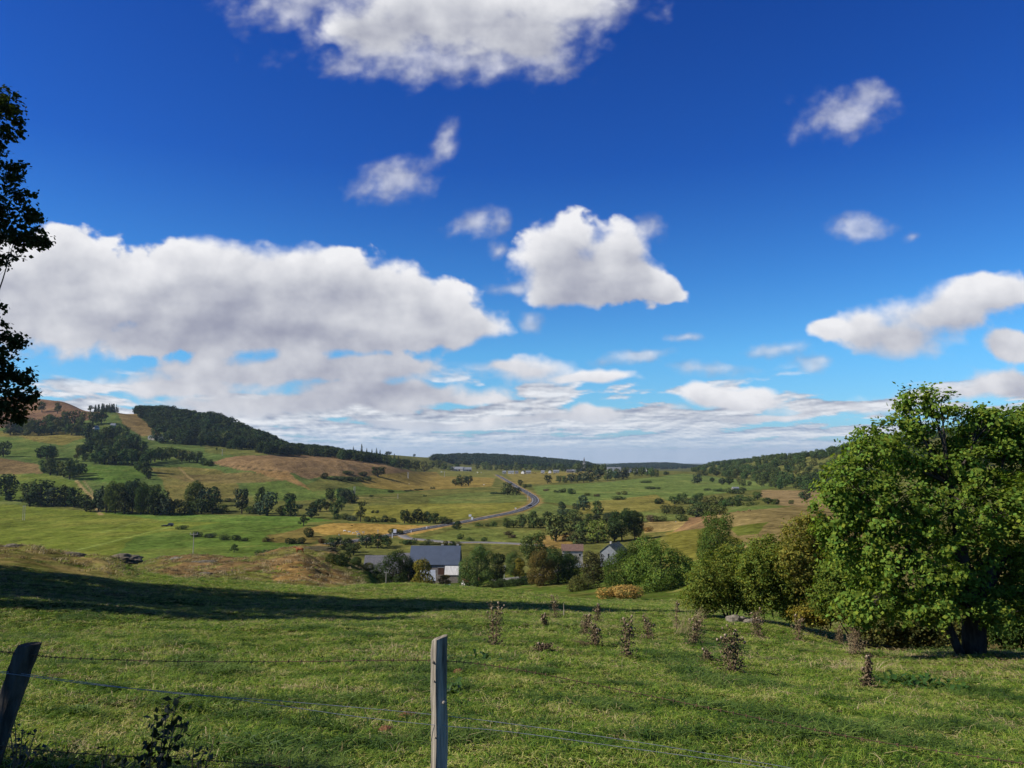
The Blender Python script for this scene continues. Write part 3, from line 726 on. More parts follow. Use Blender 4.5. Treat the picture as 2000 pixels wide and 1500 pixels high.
GREENS = dict(dark=(0.040, 0.062, 0.021), mid=(0.060, 0.090, 0.026), olive=(0.084, 0.102, 0.030), light=(0.088, 0.140, 0.028), autumn=(0.15, 0.105, 0.028),
              yellow=(0.155, 0.15, 0.026), rust=(0.11, 0.062, 0.026), blue=(0.040, 0.062, 0.034), brown=(0.085, 0.066, 0.036))
NUM = ['leftmost', 'second from left', 'third from left', 'fourth from left', 'fifth from left', 'sixth from left', 'seventh from left', 'eighth from left', 'ninth from left',
       'tenth from left', 'eleventh from left', 'twelfth from left', 'thirteenth from left', 'fourteenth from left', 'fifteenth from left', 'sixteenth from left', 'seventeenth from left',
       'eighteenth from left', 'nineteenth from left', 'twentieth from left', 'twenty-first from left', 'twenty-second from left', 'twenty-third from left', 'twenty-fourth from left', 'twenty-fifth from left']
def place_tree(x, yb, hpx, wpx, kind, col, name, label, cat, group, Y=None, ymin=105, lod=None, var=None, sink=0.03):
    p = at_depth(x, Y, yb) if Y else hit(x, yb, ymin)
    s = p.y / F; h = hpx * s * 1.16; wd = wpx * s * 1.30
    i = random.randrange(NV[kind]) if var is None else var
    c = GREENS[col] if isinstance(col, str) else col
    k = random.uniform(0.85, 1.18); c = (c[0] * k * random.uniform(0.9, 1.12), c[1] * k, c[2] * k)
    lod = lod or ('mid' if hpx >= 50 or p.y < 330 else 'far')
    loc = (p.x, p.y, p.z - sink * h); rz = random.uniform(0, 6.28)
    if lod == 'far':
        o = link(name, PROTO[kind, 'far', i, 'whole'], None, loc, c); o.rotation_euler = (0, 0, rz); o.scale = (wd, wd, h)
        return tag(o, label, cat, group)
    e = thing(name, label, cat, loc, rz, group, (wd, wd, h))
    link('trunk', PROTO[kind, 'mid', i, 'trunk'], e); link('crown', PROTO[kind, 'mid', i, 'crown'], e, None, c)
    return e

def look(h, w_, hs):
    r = h / (sum(hs) / len(hs)); a = 'tall' if r > 1.18 else 'low' if r < 0.82 else 'medium-sized'
    q = w_ / h; b = 'slender' if q < 0.62 else 'wide' if q > 1.3 else 'rounded'
    return a + ' ' + b
def row(items, kind, col, name, cat, where, group, **kw):
    "a row or clump of trees; each is told apart by its look and its place in the row"
    items = sorted(items); hs = [t[2] for t in items]
    for j, t in enumerate(items):
        x, yb, h, w_ = t[:4]; cl = t[4] if len(t) > 4 and t[4] else (random.choice(col) if isinstance(col, (list, tuple)) and isinstance(col[0], str) else col)
        kd = t[5] if len(t) > 5 else (random.choice(kind) if isinstance(kind, (list, tuple)) else kind)
        o_ = 'rightmost' if j == len(items) - 1 and j > 1 else NUM[j]
        if len(items) == 2: o_ = ('left one', 'right one')[j]
        lb = f"{look(h, w_, hs)} {cat}, {o_} {where}" if len(items) > 1 else f"{look(h, w_, [h])} {cat} {where}"
        place_tree(x, yb, h, w_, kd, cl, name, lb, cat, group if len(items) > 1 else None, **kw)

random.seed(21)
D2 = ['dark', 'dark', 'mid', 'blue']; D3 = ['dark', 'mid', 'olive', 'mid']
RT = ['round', 'round', 'tall']
T_ = 'tree'; B_ = 'bush'
# treeline at the foot of the left hill
row([(12,977,46,38),(17,978,15,16),(58,986,44,40),(80,988,46,46),(105,989,38,40),(128,989,38,28),(145,991,36,30),(168,999,30,34)], RT, D2, 'broadleaf_tree', T_, 'left of the track at the left hill foot', 'treeline at the foot of the left hill')
row([(192,999,42,28),(207,1001,46,30),(225,1003,58,40),(243,1004,40,30),(258,1003,62,36),(275,1005,50,30),(290,1004,56,40),(302,1006,40,30),(314,1006,44,30),(326,1007,36,26),(338,1006,28,22)], RT, D2, 'broadleaf_tree', T_, 'in the wood right of the track', 'wood right of the track at the hill foot')
row([(380,1000,56,40),(398,1001,44,28),(360,1004,25,25),(376,1004,25,26),(393,1004,28,26),(418,988,38,24),(415,1003,22,24),(433,1003,16,28),(472,1003,44,28),(487,1004,14,18),(498,1004,12,16)], RT, D2, 'broadleaf_tree', T_, 'in the line between wood and oval field', 'scattered treeline past the wood')
row([(430,980,10,16),(449,980,9,16)], 'bush', D2, 'hedge_bush', B_, 'in the hedge stub above the treeline', 'hedge stub')
row([(508,1004,48,18),(522,1007,42,40),(548,1007,18,18),(566,986,22,22),(568,1008,36,26),(586,994,8,14),(608,1012,18,26)], RT, D2, 'broadleaf_tree', T_, 'of the clump around the white pole', 'clump around the pole')
row([(612,999,18,20),(625,999,23,23),(638,997,16,16),(653,1012,34,18),(667,997,25,18)], RT, D2, 'broadleaf_tree', T_, 'in the middle copse below the slope', 'middle copse')
row([(645,977,22,19),(665,981,25,22),(675,983,26,22),(687,982,22,22)], 'round', D2, 'broadleaf_tree', T_, 'of four beside the field edge pole', 'four trees by the field edge')
row([(704,1019,36,20)], 'loose', 'olive', 'poplar_tree', T_, 'olive and loose, standing up from the long hedgerow', None)
row([(660,1014,13,16),(675,1015,14,16),(690,1017,15,16),(720,1019,13,16),(735,1020,15,18),(752,1020,15,16),(766,1020,13,16)], 'bush', D2, 'hedge_bush', B_, 'in the hedgerow above the cow pasture', 'bushes of the long hedgerow')
row([(790,1022,25,22),(803,1022,19,16),(815,1022,27,18),(826,1022,19,16),(837,1022,21,16),(850,1023,19,20),(864,1024,15,16),(876,1025,11,16)], RT, D2, 'broadleaf_tree', T_, 'of the dark row ending at the road', 'dark row ending at the road')
row([(593,1027,19,20)], 'loose', 'mid', 'field_tree', T_, 'alone at the corner of the bright green field', None)
row([(604,1049,20,22)], 'bush', 'dark', 'field_bush', B_, 'alone at the tan edge left of the cows', None)
row([(524,1058,13,16)], 'bush', 'rust', 'field_bush', B_, 'reddish brown, alone below the bright green field', None)
row([(567,1062,14,22),(588,1062,14,20)], 'bush', 'dark', 'field_bush', B_, 'of the dark pair left of the mound', 'pair left of the mound')
row([(626,1061,12,18)], 'bush', 'rust', 'field_bush', B_, 'brown, above the dark mound', None)
row([(510,1080,9,22),(535,1078,8,16)], 'bush', 'mid', 'field_bush', B_, 'at the bottom edge of the green field', 'bushes at the field bottom', ymin=300)
row([(356,1034,9,20),(386,1048,12,18),(412,1050,12,18),(438,1054,14,20),(460,1055,13,18),(478,1057,9,15)], 'bush', D2, 'field_bush', B_, 'in the line across the green field', 'bush line across the green field')
row([(457,1079,15,16)], 'loose', 'mid', 'sapling', T_, 'thin and pale at the bottom of the field', None, ymin=300)
row([(106,1075,20,26)], 'loose', 'rust', 'bare_sapling', T_, 'twiggy and reddish, behind the left rocks', None, Y=330)
row([(672,968,3,8)], 'bush', 'dark', 'field_bush', B_, 'tiny on the slope under the brown mound', None)
row([(766,1043,14,30),(782,1041,8,10)], 'bush', 'olive', 'roadside_bush', B_, 'beside the big white road sign', 'bushes by the road sign')
row([(655,1073,22,28),(678,1079,26,30),(690,1084,22,26)], 'round', 'dark', 'broadleaf_tree', T_, 'in the dark hollow behind the horse mound', 'dark trees behind the horse mound')
row([(715,1070,24,28),(738,1071,26,30),(757,1067,20,20)], 'round', D2, 'broadleaf_tree', T_, 'behind the barn, beside the lower road', 'trees behind the barn')
row([(790,1062,10,16),(803,1063,14,22),(825,1064,8,18),(838,1064,13,18),(855,1064,7,12),(870,1065,10,14),(883,1066,12,14),(895,1066,10,12)], 'bush', D3, 'hedge_bush', B_, 'in the hedge behind the blue roof', 'hedge behind the farmhouse')
row([(663,1131,30,36)], 'bush', 'dark', 'mound_bush', B_, 'dark, at the foot of the grassy mound', None, Y=205)
row([(694,1137,18,26),(714,1137,18,26),(734,1137,17,24)], 'bush', ['dark', 'olive'], 'hedge_bush', B_, 'in the dark hedge under the grassy mound', 'hedge under the mound', Y=212)
# farm trees
for x, yb, h, w_, kd, cl, lb, Y in [
 (768,1138,70,64,'full','mid','broad dark green tree in front of the farm buildings, left of the blue roof',262),
 (802,1134,52,36,'round','dark','dark tree squeezed between the broad farm tree and the yellowing one',266),
 (826,1134,62,42,'tall','yellow','yellowing tree with thin trunk in front of the blue roof',258),
 (868,1133,26,30,'loose','autumn','small thin brownish tree in the farmyard before the pale wall',262),
 (932,1136,74,58,'full','mid','large round tree just right of the blue roof',258),
 (971,1116,54,34,'tall','dark','narrow dark tree right behind the large round farm tree',276),
 (1005,1110,42,36,'full','mid','round tree beside the farm lane with a visible trunk',300),
 (1015,1137,42,26,'loose','yellow','small yellow topped tree on the shaded lawn',262),
 (1042,1098,60,52,'tall','mid','tall leafy tree above the farm lane, left of the white arch',330),
 (1080,1092,20,18,'round','dark','small dark tree just left of the white arched wall',318),
 (1099,1092,20,13,'round','dark','small dark tree touching the white arched wall',312),
 (1060,1153,64,54,'full',(0.105,0.088,0.028),'brownish autumn tree in the middle of the farm copse',232),
 (1090,1155,66,54,'full','dark','dark green tree right behind the brownish autumn tree',238),
 (1112,1154,50,42,'full','mid','green tree in the copse below the white arch',244),
 (1135,1160,36,50,'bush','olive','spreading olive bush at the crest below the copse',190),
 (1160,1142,56,42,'round',(0.085,0.072,0.03),'reddish green tree between the white arch and the bright pair',215),
 (1222,1152,88,70,'full',(0.058,0.105,0.022),'left bright green tree of the tall pair right of the copse',158),
 (1290,1154,96,104,'full',(0.070,0.128,0.024),'right bright green tree of the pair, wide and full to the ground',150),
 (1402,1100,84,70,'full',(0.055,0.108,0.022),'egg-shaped bright green tree alone on the tan hillside',182),
 (1440,1092,46,40,'full','mid','small round green tree just right of the egg-shaped one',150)]:
    place_tree(x, yb, h, w_, kd, cl, 'broadleaf_tree', lb, 'tree', 'trees around the farm', Y=Y, lod='mid')
row([(966,1140,16,26),(985,1143,18,30),(1005,1146,18,30),(1028,1149,20,30)], 'bush', 'dark', 'hedge_bush', B_, 'in the dark hedge below the farm lawn', 'hedge below the farm lawn', Y=246)
row([(1212,1166,30,76)], 'bush', (0.36,0.25,0.075), 'autumn_bush', B_, 'golden brown, on the crest before the bright tree pair', None, Y=106)
row([(1137,1057,36,26),(1167,1060,42,40,'light'),(1200,1058,36,30),(1215,1056,52,42,'dark'),(1240,1054,50,36,'dark')], 'round', D3, 'broadleaf_tree', T_, 'of the row behind the grey barn', 'row behind the grey barn')
row([(1085,1057,46,42),(1098,1037,30,28),(1122,1038,36,38),(1112,1056,16,30,'brown'),(1128,1062,22,36)], 'round', D3, 'broadleaf_tree', T_, 'in the copse above the white arch', 'copse above the white arch')
row([(990,1031,18,18),(1003,1030,13,16),(1020,1031,27,20),(1042,1031,31,24),(1056,1030,17,18),(1070,1032,29,24)], RT, D2, 'broadleaf_tree', T_, 'in the hedgerow right of the road bend', 'hedgerow right of the road bend')
row([(935,1028,9,14),(950,1028,8,12),(966,1028,12,14)], 'bush', 'mid', 'roadside_bush', B_, 'below the road by the white signs', 'bushes below the road')
row([(891,1034,15,20)], 'round', 'dark', 'roadside_bush', B_, 'round, on the lower road verge', None)
row([(898,1053,12,14),(918,1056,9,14),(946,1057,9,12)], 'bush', 'mid', 'field_bush', B_, 'in the green field behind the large farm tree', 'bushes behind the large farm tree')
row([(993,1045,9,16,'brown'),(1003,1050,7,16,'brown')], 'bush', 'brown', 'field_bush', B_, 'in the rough patch above the farm', 'bushes in the rough patch')
row([(1150,1021,18,18),(1165,1021,16,18),(1185,1021,18,20),(1200,1021,20,18),(1222,1020,26,26),(1238,1022,20,22),(1100,1012,16,26),(1120,1016,18,24)], RT, D2, 'broadleaf_tree', T_, 'in the long hedge right of centre', 'long hedge right of centre')
row([(1099,995,14,16),(1126,996,12,14),(1140,997,30,22,None,'tall'),(1168,1005,27,22,None,'tall')], 'round', D2, 'field_tree', T_, 'of four standing in the green meadow', 'four meadow trees')
row([(992,967,23,22),(1009,967,14,16)], 'round', 'dark', 'roadside_tree', T_, 'left of the upper road curve', 'trees by the upper road')
row([(965,965,6,14),(978,965,6,14)], 'bush', 'dark', 'hedge_bush', B_, 'in the low hedge by the upper road', 'low hedge by the upper road')
row([(890,949,13,14),(902,950,21,20),(915,949,18,16)], 'round', 'dark', 'field_tree', T_, 'of the tight clump in the dry field', 'clump in the dry field')
row([(1016,950,12,10),(1025,954,8,11),(1034,952,6,9)], 'round', 'dark', 'roadside_tree', T_, 'right of the straight upper road', 'trees right of the upper road')
row([(1070,945,16,14)], 'round', 'dark', 'field_tree', T_, 'alone, left of the village row', None)
row([(1067,959,6,10)], 'bush', 'brown', 'field_bush', B_, 'brownish, alone under the single round tree', None)
row([(1089,962,8,14),(1101,962,10,10),(1113,965,14,16)], 'bush', 'dark', 'field_bush', B_, 'of three in the meadow below the village', 'three meadow bushes')
row([(1147,968,8,12),(1166,970,7,11,'brown'),(1208,966,6,11),(1220,966,8,13),(1208,976,8,26)], 'bush', 'olive', 'field_bush', B_, 'scattered on the right hand meadow', 'bushes on the right meadow')
row([(1092,943,13,12),(1103,943,14,13),(1115,943,17,17),(1128,943,15,17),(1140,943,21,19),(1153,941,15,15),(1168,939,21,21),(1187,938,20,16),(1202,937,16,14),(1217,936,20,20)], RT, D2, 'broadleaf_tree', T_, 'in the shade row below the village', 'shade row below the village')
row([(1362,944,17,20),(1391,942,9,11),(1410,947,13,16),(1424,947,15,18)], 'round', D2, 'field_tree', T_, 'on the meadow edge toward the right hills', 'meadow edge trees')
row([(1262,943,5,22),(1275,955,6,26),(1382,958,6,12),(1403,960,9,18),(1433,964,14,28),(1450,958,8,14),(1302,927,8,10)], 'bush', 'dark', 'field_bush', B_, 'of the dark bushes on the upper meadow', 'dark bushes on the upper meadow')
row([(1287,984,12,22),(1318,985,14,24),(1332,979,15,18),(1341,984,17,20),(1355,986,19,20),(1368,981,17,16),(1381,986,17,22),(1400,989,20,26),(1418,989,18,22),(1431,989,18,22),(1441,989,15,20)], ['round', 'bush'], D3, 'thicket_tree', T_, 'in the thicket across the right valley', 'thicket across the right valley')
row([(1445,979,12,18),(1460,979,13,20),(1480,976,15,18),(1470,987,11,20),(1500,985,12,22),(1515,985,12,20)], ['round', 'bush'], D3, 'thicket_tree', T_, 'at the thin end of the thicket', 'thin end of the thicket')
row([(1302,1004,17,20),(1325,1004,15,28),(1360,1010,27,46),(1390,1008,25,28),(1406,1006,18,24)], 'round', D3, 'broadleaf_tree', T_, 'in the grove above the brown bank', 'grove above the brown bank')
row([(1270,1019,17,26),(1290,1019,15,22),(1333,1018,15,24)], 'bush', ['brown', 'olive'], 'hedge_bush', B_, 'behind the tan field', 'bushes behind the tan field')
row([(1266,1038,13,16)], 'bush', 'autumn', 'field_bush', B_, 'orange, beside the tan field', None)
row([(1545,985,8,10),(1572,979,19,22)], 'round', 'dark', 'field_tree', T_, 'on the dry ground near the big tree', 'trees on the dry ground')
row([(725,970,4,8),(830,970,5,7),(729,1002,7,7),(738,1002,7,8),(763,962,6,12),(845,955,6,9)], 'bush', 'dark', 'field_bush', B_, 'of the small ones dotted over the middle fields', 'small bushes dotted over the fields')
row([(795,960,4,12),(803,959,4,10),(812,958,4,10),(822,957,4,10)], 'bush', 'dark', 'field_bush', B_, 'of the low line along the field wall', 'low line along the field wall')
# left hill
row([(738,931,18,28)], 'round', 'dark', 'broadleaf_tree', T_, 'alone at the right end of the brown mound', None)
row([(634,935,13,16),(650,937,9,18),(665,938,9,20),(682,938,10,22),(700,938,10,22),(716,938,8,18),(678,925,8,20),(710,930,11,20)], 'bush', 'dark', 'mound_bush', B_, 'in the dark thicket below the brown mound', 'thicket below the brown mound')
row([(79,896,20,18),(92,898,26,28),(104,896,22,22),(86,893,16,14)], RT, D2, 'broadleaf_tree', T_, 'of the clump in the bright hillside meadow', 'clump in the hillside meadow')
row([(86,924,26,22),(98,928,30,26),(112,928,28,24,'olive'),(124,932,32,26),(136,936,36,32,'olive'),(148,930,24,24),(158,926,20,22)], RT, D3, 'broadleaf_tree', T_, 'of the leaning belt above the track', 'belt above the track')
row([(150,901,24,14,'olive','loose'),(166,901,14,14)], 'round', 'mid', 'field_tree', T_, 'standing in the small hillside paddock', 'paddock trees')
row([(6,892,28,22)], 'round', 'dark', 'broadleaf_tree', T_, 'dark at the edge of the bright hillside meadow', None)
row([(x, 906 + 2 * math.sin(x), random.randint(20, 30), random.randint(18, 26)) for x in range(186, 300, 9)], RT, D3, 'broadleaf_tree', T_, 'in the belt under the hamlet', 'belt under the hamlet')
row([(278,922,32,26),(286,928,26,20),(290,936,14,12),(302,902,26,24),(315,900,24,22)], RT, D3, 'broadleaf_tree', T_, 'where the belt bends down the slope', 'bend of the hamlet belt')
row([(355,902,22,18,'olive'),(370,903,22,20),(385,903,22,22,'olive'),(398,908,14,18),(408,910,12,16),(345,896,20,18),(330,898,22,18)], RT, D3, 'broadleaf_tree', T_, 'at the right end of the hamlet belt', 'right end of the hamlet belt')
for k, (y0, n, x0, x1) in enumerate([(842, 13, 30, 180), (858, 9, 168, 245), (872, 11, 170, 270), (886, 12, 150, 282), (830, 7, 90, 200), (848, 9, 15, 110)]):
    wh = ['along the hamlet lane', 'just under the hill barn', 'in the middle hamlet wood', 'in the lowest hamlet wood', 'on the moor edge', 'in the shade by the left tree'][k]
    row([(x0 + (x1 - x0) * (i + random.uniform(.1, .9)) / n, y0 + random.uniform(-3, 3) + (6 if k == 0 and i > 8 else 0), random.randint(16, 27), random.randint(15, 24)) for i in range(n)], RT, D3, 'hill_tree', T_, wh, 'hill trees ' + wh)
row([(82,805,20,16,'olive'),(112,808,20,16,'olive'),(177,796,11,14,'dark','loose'),(72,774,4,8)], 'loose', 'olive', 'moor_tree', T_, 'standing on the open brown moor', 'moor trees')
row([(305,862,24,22),(318,866,18,18),(362,866,26,30),(412,868,22,34),(441,870,26,26),(466,874,20,24),(478,876,16,20),(392,872,12,16)], RT, D2, 'hill_tree', T_, 'at the lower edge of the hilltop forest', 'lower edge of the hilltop forest')
row([(423,879,5,4),(522,874,7,5)], 'tall', 'dark', 'field_tree', T_, 'tiny on the green slope under the forest', 'tiny slope trees')
row([(690,893,20,9),(706,898,28,10),(716,900,22,9),(726,901,22,9),(735,902,24,10),(742,903,22,9),(770,906,18,9),(778,908,16,9)], 'conifer', 'blue', 'spruce_tree', T_, 'of the spruces at the wood end', 'spruces at the wood end')
row([(756,908,18,16),(768,912,16,16),(784,915,18,18),(798,917,18,18),(812,919,18,20),(828,921,20,22),(844,916,14,14),(856,915,16,14)], 'round', D3, 'broadleaf_tree', T_, 'of the belt running down to the village', 'belt running down to the village')
row([(758,885,6,15),(809,888,5,5)], 'round', 'dark', 'ridge_tree', T_, 'on the far bare ridge left of the dark wood', 'ridge trees')
# village
row([(868,917,12,12),(880,919,10,12),(893,917,10,10),(932,917,11,9),(948,917,14,14),(956,918,12,12)], 'round', D3, 'village_tree', T_, 'around the big grey roofed sheds', 'trees around the sheds')
row([(970 + i * 9.5, 918.5 + random.uniform(-1, 1), random.randint(9, 16), random.randint(9, 14)) for i in range(11)], 'round', D3, 'village_tree', T_, 'along the left half of the village', 'trees along the left village')
row([(1073 + i * 8.5, 920 + random.uniform(-1, 2), random.randint(9, 15), random.randint(9, 13)) for i in range(9)], 'round', D3, 'village_tree', T_, 'under the church spire', 'trees under the spire')
row([(1128,926,20,16),(1152,926,16,14),(1166,927,18,16),(1178,930,22,14),(1192,932,16,12),(1207,934,18,14),(1224,932,18,14),(1240,930,16,14),(1254,930,16,14),(1272,932,18,14),(1282,931,14,10),(1262,928,14,12)], 'round', D3, 'village_tree', T_, 'around the white village houses', 'trees around the white houses')
# right hillside: the trees one can tell apart
for k, (x0, y0, x1, y1, n, wh) in enumerate([(1440,945,1600,962,14,'at the foot of the right hills'),(1450,932,1620,948,13,'low on the right hills'),(1480,918,1640,934,12,'halfway up the right hills'),(1500,903,1650,918,11,'high on the right hills'),(1560,893,1660,902,8,'near the right ridge'),(1360,925,1480,930,11,'in the gap before the right hills')]):
    row([(x0 + (x1 - x0) * (i + random.uniform(0, 1)) / n, y0 + (y1 - y0) * (i + .5) / n + random.uniform(-4, 4), random.randint(9, 16) - k // 2, random.randint(9, 17)) for i in range(n)], 'round', ['dark', 'mid', 'olive'], 'hill_tree', T_, wh, 'trees ' + wh)

# ------------------------------------------------------------------ scattering of uncountable growth
def scatter(name, P, rot, scl, idx, protos, label=None, cat=None, color=(1, 1, 1)):
    col = bpy.data.collections.new(name + '_kinds')
    for i, (me, c) in enumerate(protos):
        o = bpy.data.objects.new(f'kind_{chr(97 + i)}', me); o.color = tuple(c) + (1,); col.objects.link(o)
    me = bpy.data.meshes.new(name); P = np.asarray(P, np.float32)
    me.vertices.add(len(P)); me.vertices.foreach_set('co', P.ravel())
    attr(me, 'rot', 'FLOAT_VECTOR', rot); attr(me, 'scl', 'FLOAT_VECTOR', scl); attr(me, 'pick', 'INT', idx)
    o = link(name, me, color=color); g = bpy.data.node_groups.new(name, 'GeometryNodeTree')
    g.interface.new_socket('Geometry', in_out='INPUT', socket_type='NodeSocketGeometry')
    g.interface.new_socket('Geometry', in_out='OUTPUT', socket_type='NodeSocketGeometry')
    N = g.nodes; L = g.links; gi = N.new('NodeGroupInput'); go = N.new('NodeGroupOutput')
    ci = N.new('GeometryNodeCollectionInfo'); ci.inputs[0].default_value = col; ci.inputs[1].default_value = True; ci.inputs[2].default_value = True
    ip = N.new('GeometryNodeInstanceOnPoints'); L.new(gi.outputs[0], ip.inputs['Points']); L.new(ci.outputs[0], ip.inputs['Instance'])
    ip.inputs['Pick Instance'].default_value = True
    for nm, ty, sk in (('rot', 'FLOAT_VECTOR', 'Rotation'), ('scl', 'FLOAT_VECTOR', 'Scale'), ('pick', 'INT', 'Instance Index')):
        a = N.new('GeometryNodeInputNamedAttribute'); a.data_type = ty; a.inputs[0].default_value = nm; L.new(a.outputs[0], ip.inputs[sk])
    L.new(ip.outputs[0], go.inputs[0])
    md = o.modifiers.new('scatter', 'NODES'); md.node_group = g
    return tag(o, label, cat, None, 'stuff')

def wood(name, label, poly, y0, y1, spacing, hm, kinds, cols, seed, keep=None, wfac=(0.75, 1.1), lod='tiny'):
    rng = np.random.default_rng(seed)
    xs = [p[0] for p in poly]; u0 = uv(min(xs) - 10, 900)[0]; u1 = uv(max(xs) + 10, 900)[0]
    n = int((u1 - u0) * (y1 ** 2 - y0 ** 2) / 2 / spacing ** 2)
    Yv = np.sqrt(rng.uniform(y0 ** 2, y1 ** 2, n)); Xv = rng.uniform(u0, u1, n) * Yv; Z = H(Xv, Yv)
    a, b = project(Xv, Yv, Z); ok = in_poly(a, b, poly)
    if keep is not None: ok &= keep(Xv, Yv, rng)
    Xv, Yv, Z = Xv[ok], Yv[ok], Z[ok]; n = len(Xv)
    h = rng.uniform(*hm, n); wd = h * rng.uniform(*wfac, n)
    protos = [(PROTO[k, lod, i, 'crown'], GREENS[cols[0]]) for k, i in kinds]
    rot = np.zeros((n, 3)); rot[:, 2] = rng.uniform(0, 6.28, n)
    return scatter(name, np.stack([Xv, Yv, Z - 0.05 * h], 1), rot, np.stack([wd, wd, h], 1), rng.integers(0, len(protos), n), protos, label, 'woodland', GREENS[cols[0]])
BL = [('round', i) for i in range(4)] + [('tall', 0)]
wood('hilltop_forest', 'dense dark forest covering the top of the left hill', [(258,803),(262,806),(316,850),(350,868),(420,872),(470,880),(530,874),(566,868),(520,846),(470,834),(400,814),(330,803),(262,800)], 1180, 1760, 12.0, (15, 22), BL, ['dark', 'blue'], 1, lambda X, Y, r: fbm(X / 60, Y / 80, 3, 96) + 0.34 > r.uniform(-0.15, 0.2, X.shape), (0.95, 1.35), 'far')
wood('forest_spruces', 'spruce tops along the crest of the left hill forest', [(184,806),(300,806),(420,822),(420,812),(300,798),(184,797)], 1560, 1760, 9, (15, 20), [('conifer', 0), ('conifer', 1)], ['blue', 'dark'], 2, None, (0.4, 0.5))
wood('ridge_wood', 'mixed wood above the long brown mound', [(495,886),(560,870),(600,868),(650,876),(700,884),(752,894),(752,906),(700,902),(640,894),(560,890)], 1190, 1720, 12.5, (13, 20), BL, ['dark', 'mid', 'dark'], 3, lambda X, Y, r: fbm(X / 70, Y / 90, 3, 95) + 0.22 > r.uniform(-0.15, 0.2, X.shape), (0.9, 1.3), 'far')
wood('far_dark_wood', 'far dark wooded hill behind the village', [(838,899),(862,888),(900,884),(1000,886),(1100,894),(1170,910),(1170,918),(1100,914),(980,910),(900,908)], 2500, 3900, 17, (11, 18), BL, ['blue', 'dark'], 4, None, (0.9, 1.3))
wood('far_blue_wood', 'far bluish wooded ridge right of the spire', [(1176,920),(1176,904),(1300,900),(1370,908),(1370,924)], 4500, 6600, 32, (14, 20), BL, ['blue'], 6, None, (1.0, 1.4))
wood('hillside_wood', 'scrubby woodland over the right hillside', [(1340,920),(1400,898),(1500,888),(1660,872),(1720,850),(1900,820),(2300,780),(2300,960),(1640,966),(1520,950),(1430,935)], 950, 2700, 20, (10, 17), BL, ['mid', 'dark', 'olive'], 5,
     lambda X, Y, r: fbm(X / 90, Y / 130, 3, 91) + 0.05 > r.uniform(-0.2, 0.25, X.shape), (0.9, 1.4), 'far')

# ------------------------------------------------------------------ near trees, built limb by limb
def near_tree(name, label, cat, base, lobes, ymid, trunks, n_leaf, leaf, col, seed, group=None, per=34, spray=0.34, limb=0.05, bare=0.0, transl=M_NEAR, inner=0.35):
    """lobes: photo x, y, radius x, radius y (pixels) [, depth offset in metres]; trunks: list of (points relative to base, radii)"""
    rng = np.random.default_rng(seed); s = ymid / F
    e = thing(name, label, cat, base, 0, group); B = np.array(base)
    Cn, Rd = [], []
    for l in lobes:
        u, v = uv(l[0], l[1]); dy = l[4] if len(l) > 4 else rng.uniform(-0.35, 0.35) * (l[2] + l[3]) * s
        Y = ymid + dy; Cn.append((u * Y, Y, v * Y)); Rd.append((l[2] * s, (l[2] + l[3]) / 2 * s, l[3] * s))
    Cn = np.array(Cn); Rd = np.array(Rd)
    ncl = n_leaf // per; w = Rd[:, 0] * Rd[:, 2]; w = w / w.sum(); k = rng.choice(len(Cn), ncl, p=w); d = rand_dirs(rng, ncl)
    rad = np.where(rng.random(ncl) < inner, rng.uniform(0.2, 0.75, ncl), rng.uniform(0.75, 1.05, ncl))[:, None]
    P = Cn[k] + d * Rd[k] * rad                        # spray centres
    sz = spray * rng.uniform(0.55, 1.25, ncl)
    q = np.repeat(np.arange(ncl), per); m = len(q)
    off = rng.normal(size=(m, 3)) * np.array([0.5, 0.5, 0.36]); L = P[q] + off * sz[q][:, None]
    sn = rand_dirs(rng, ncl); out = d[q] * 0.55 + sn[q] * 0.45 + rand_dirs(rng, m) * 0.50 + np.array([-0.12, 0, 0.36]); out /= np.linalg.norm(out, axis=1, keepdims=True)
    V, Fq = cards(L - B, out, leaf * rng.uniform(0.55, 1.3, m), rng, 0.72, 0.12)
    link('crown', mesh_np('crown', V, Fq, [transl]), e, None, col)
    mb = MB(); ends = []
    for pts, rr in trunks:
        mb.tube(pts, rr, 9); ends.append(Vector(pts[-1])); ends.append(Vector(pts[-2]))
    tw = MB()
    for i in range(len(Cn)):                           # a limb
        if Rd[i, 0] < 26 * s and ymid > 48: continue
        # to every lobe, twigs to some of its sprays
        c = Vector(Cn[i] - B); a = min(ends, key=lambda p: (p - c).length)
        md = (a + c) / 2 + Vector((rng.uniform(-.3, .3), rng.uniform(-.3, .3), -0.12 * (c - a).length)) * 0.6
        mb.tube([a, md, c], [limb, limb * 0.7, limb * 0.28], 6)
        own = np.nonzero(k == i)[0]
        for j in own[:max(6, int(len(own) * 0.5))]:
            p = Vector(P[j] - B); t0 = md.lerp(c, rng.uniform(0.1, 1))
            tw.tube([t0, (t0 + p) / 2 + Vector((0, 0, -0.06 * (p - t0).length)), p], [limb * 0.22, limb * 0.14, limb * 0.06], 4, cap=False)
    mb.build('trunk', M_BARK, e, smooth=True); tw.build('branches', M_BARK, e)
    return e

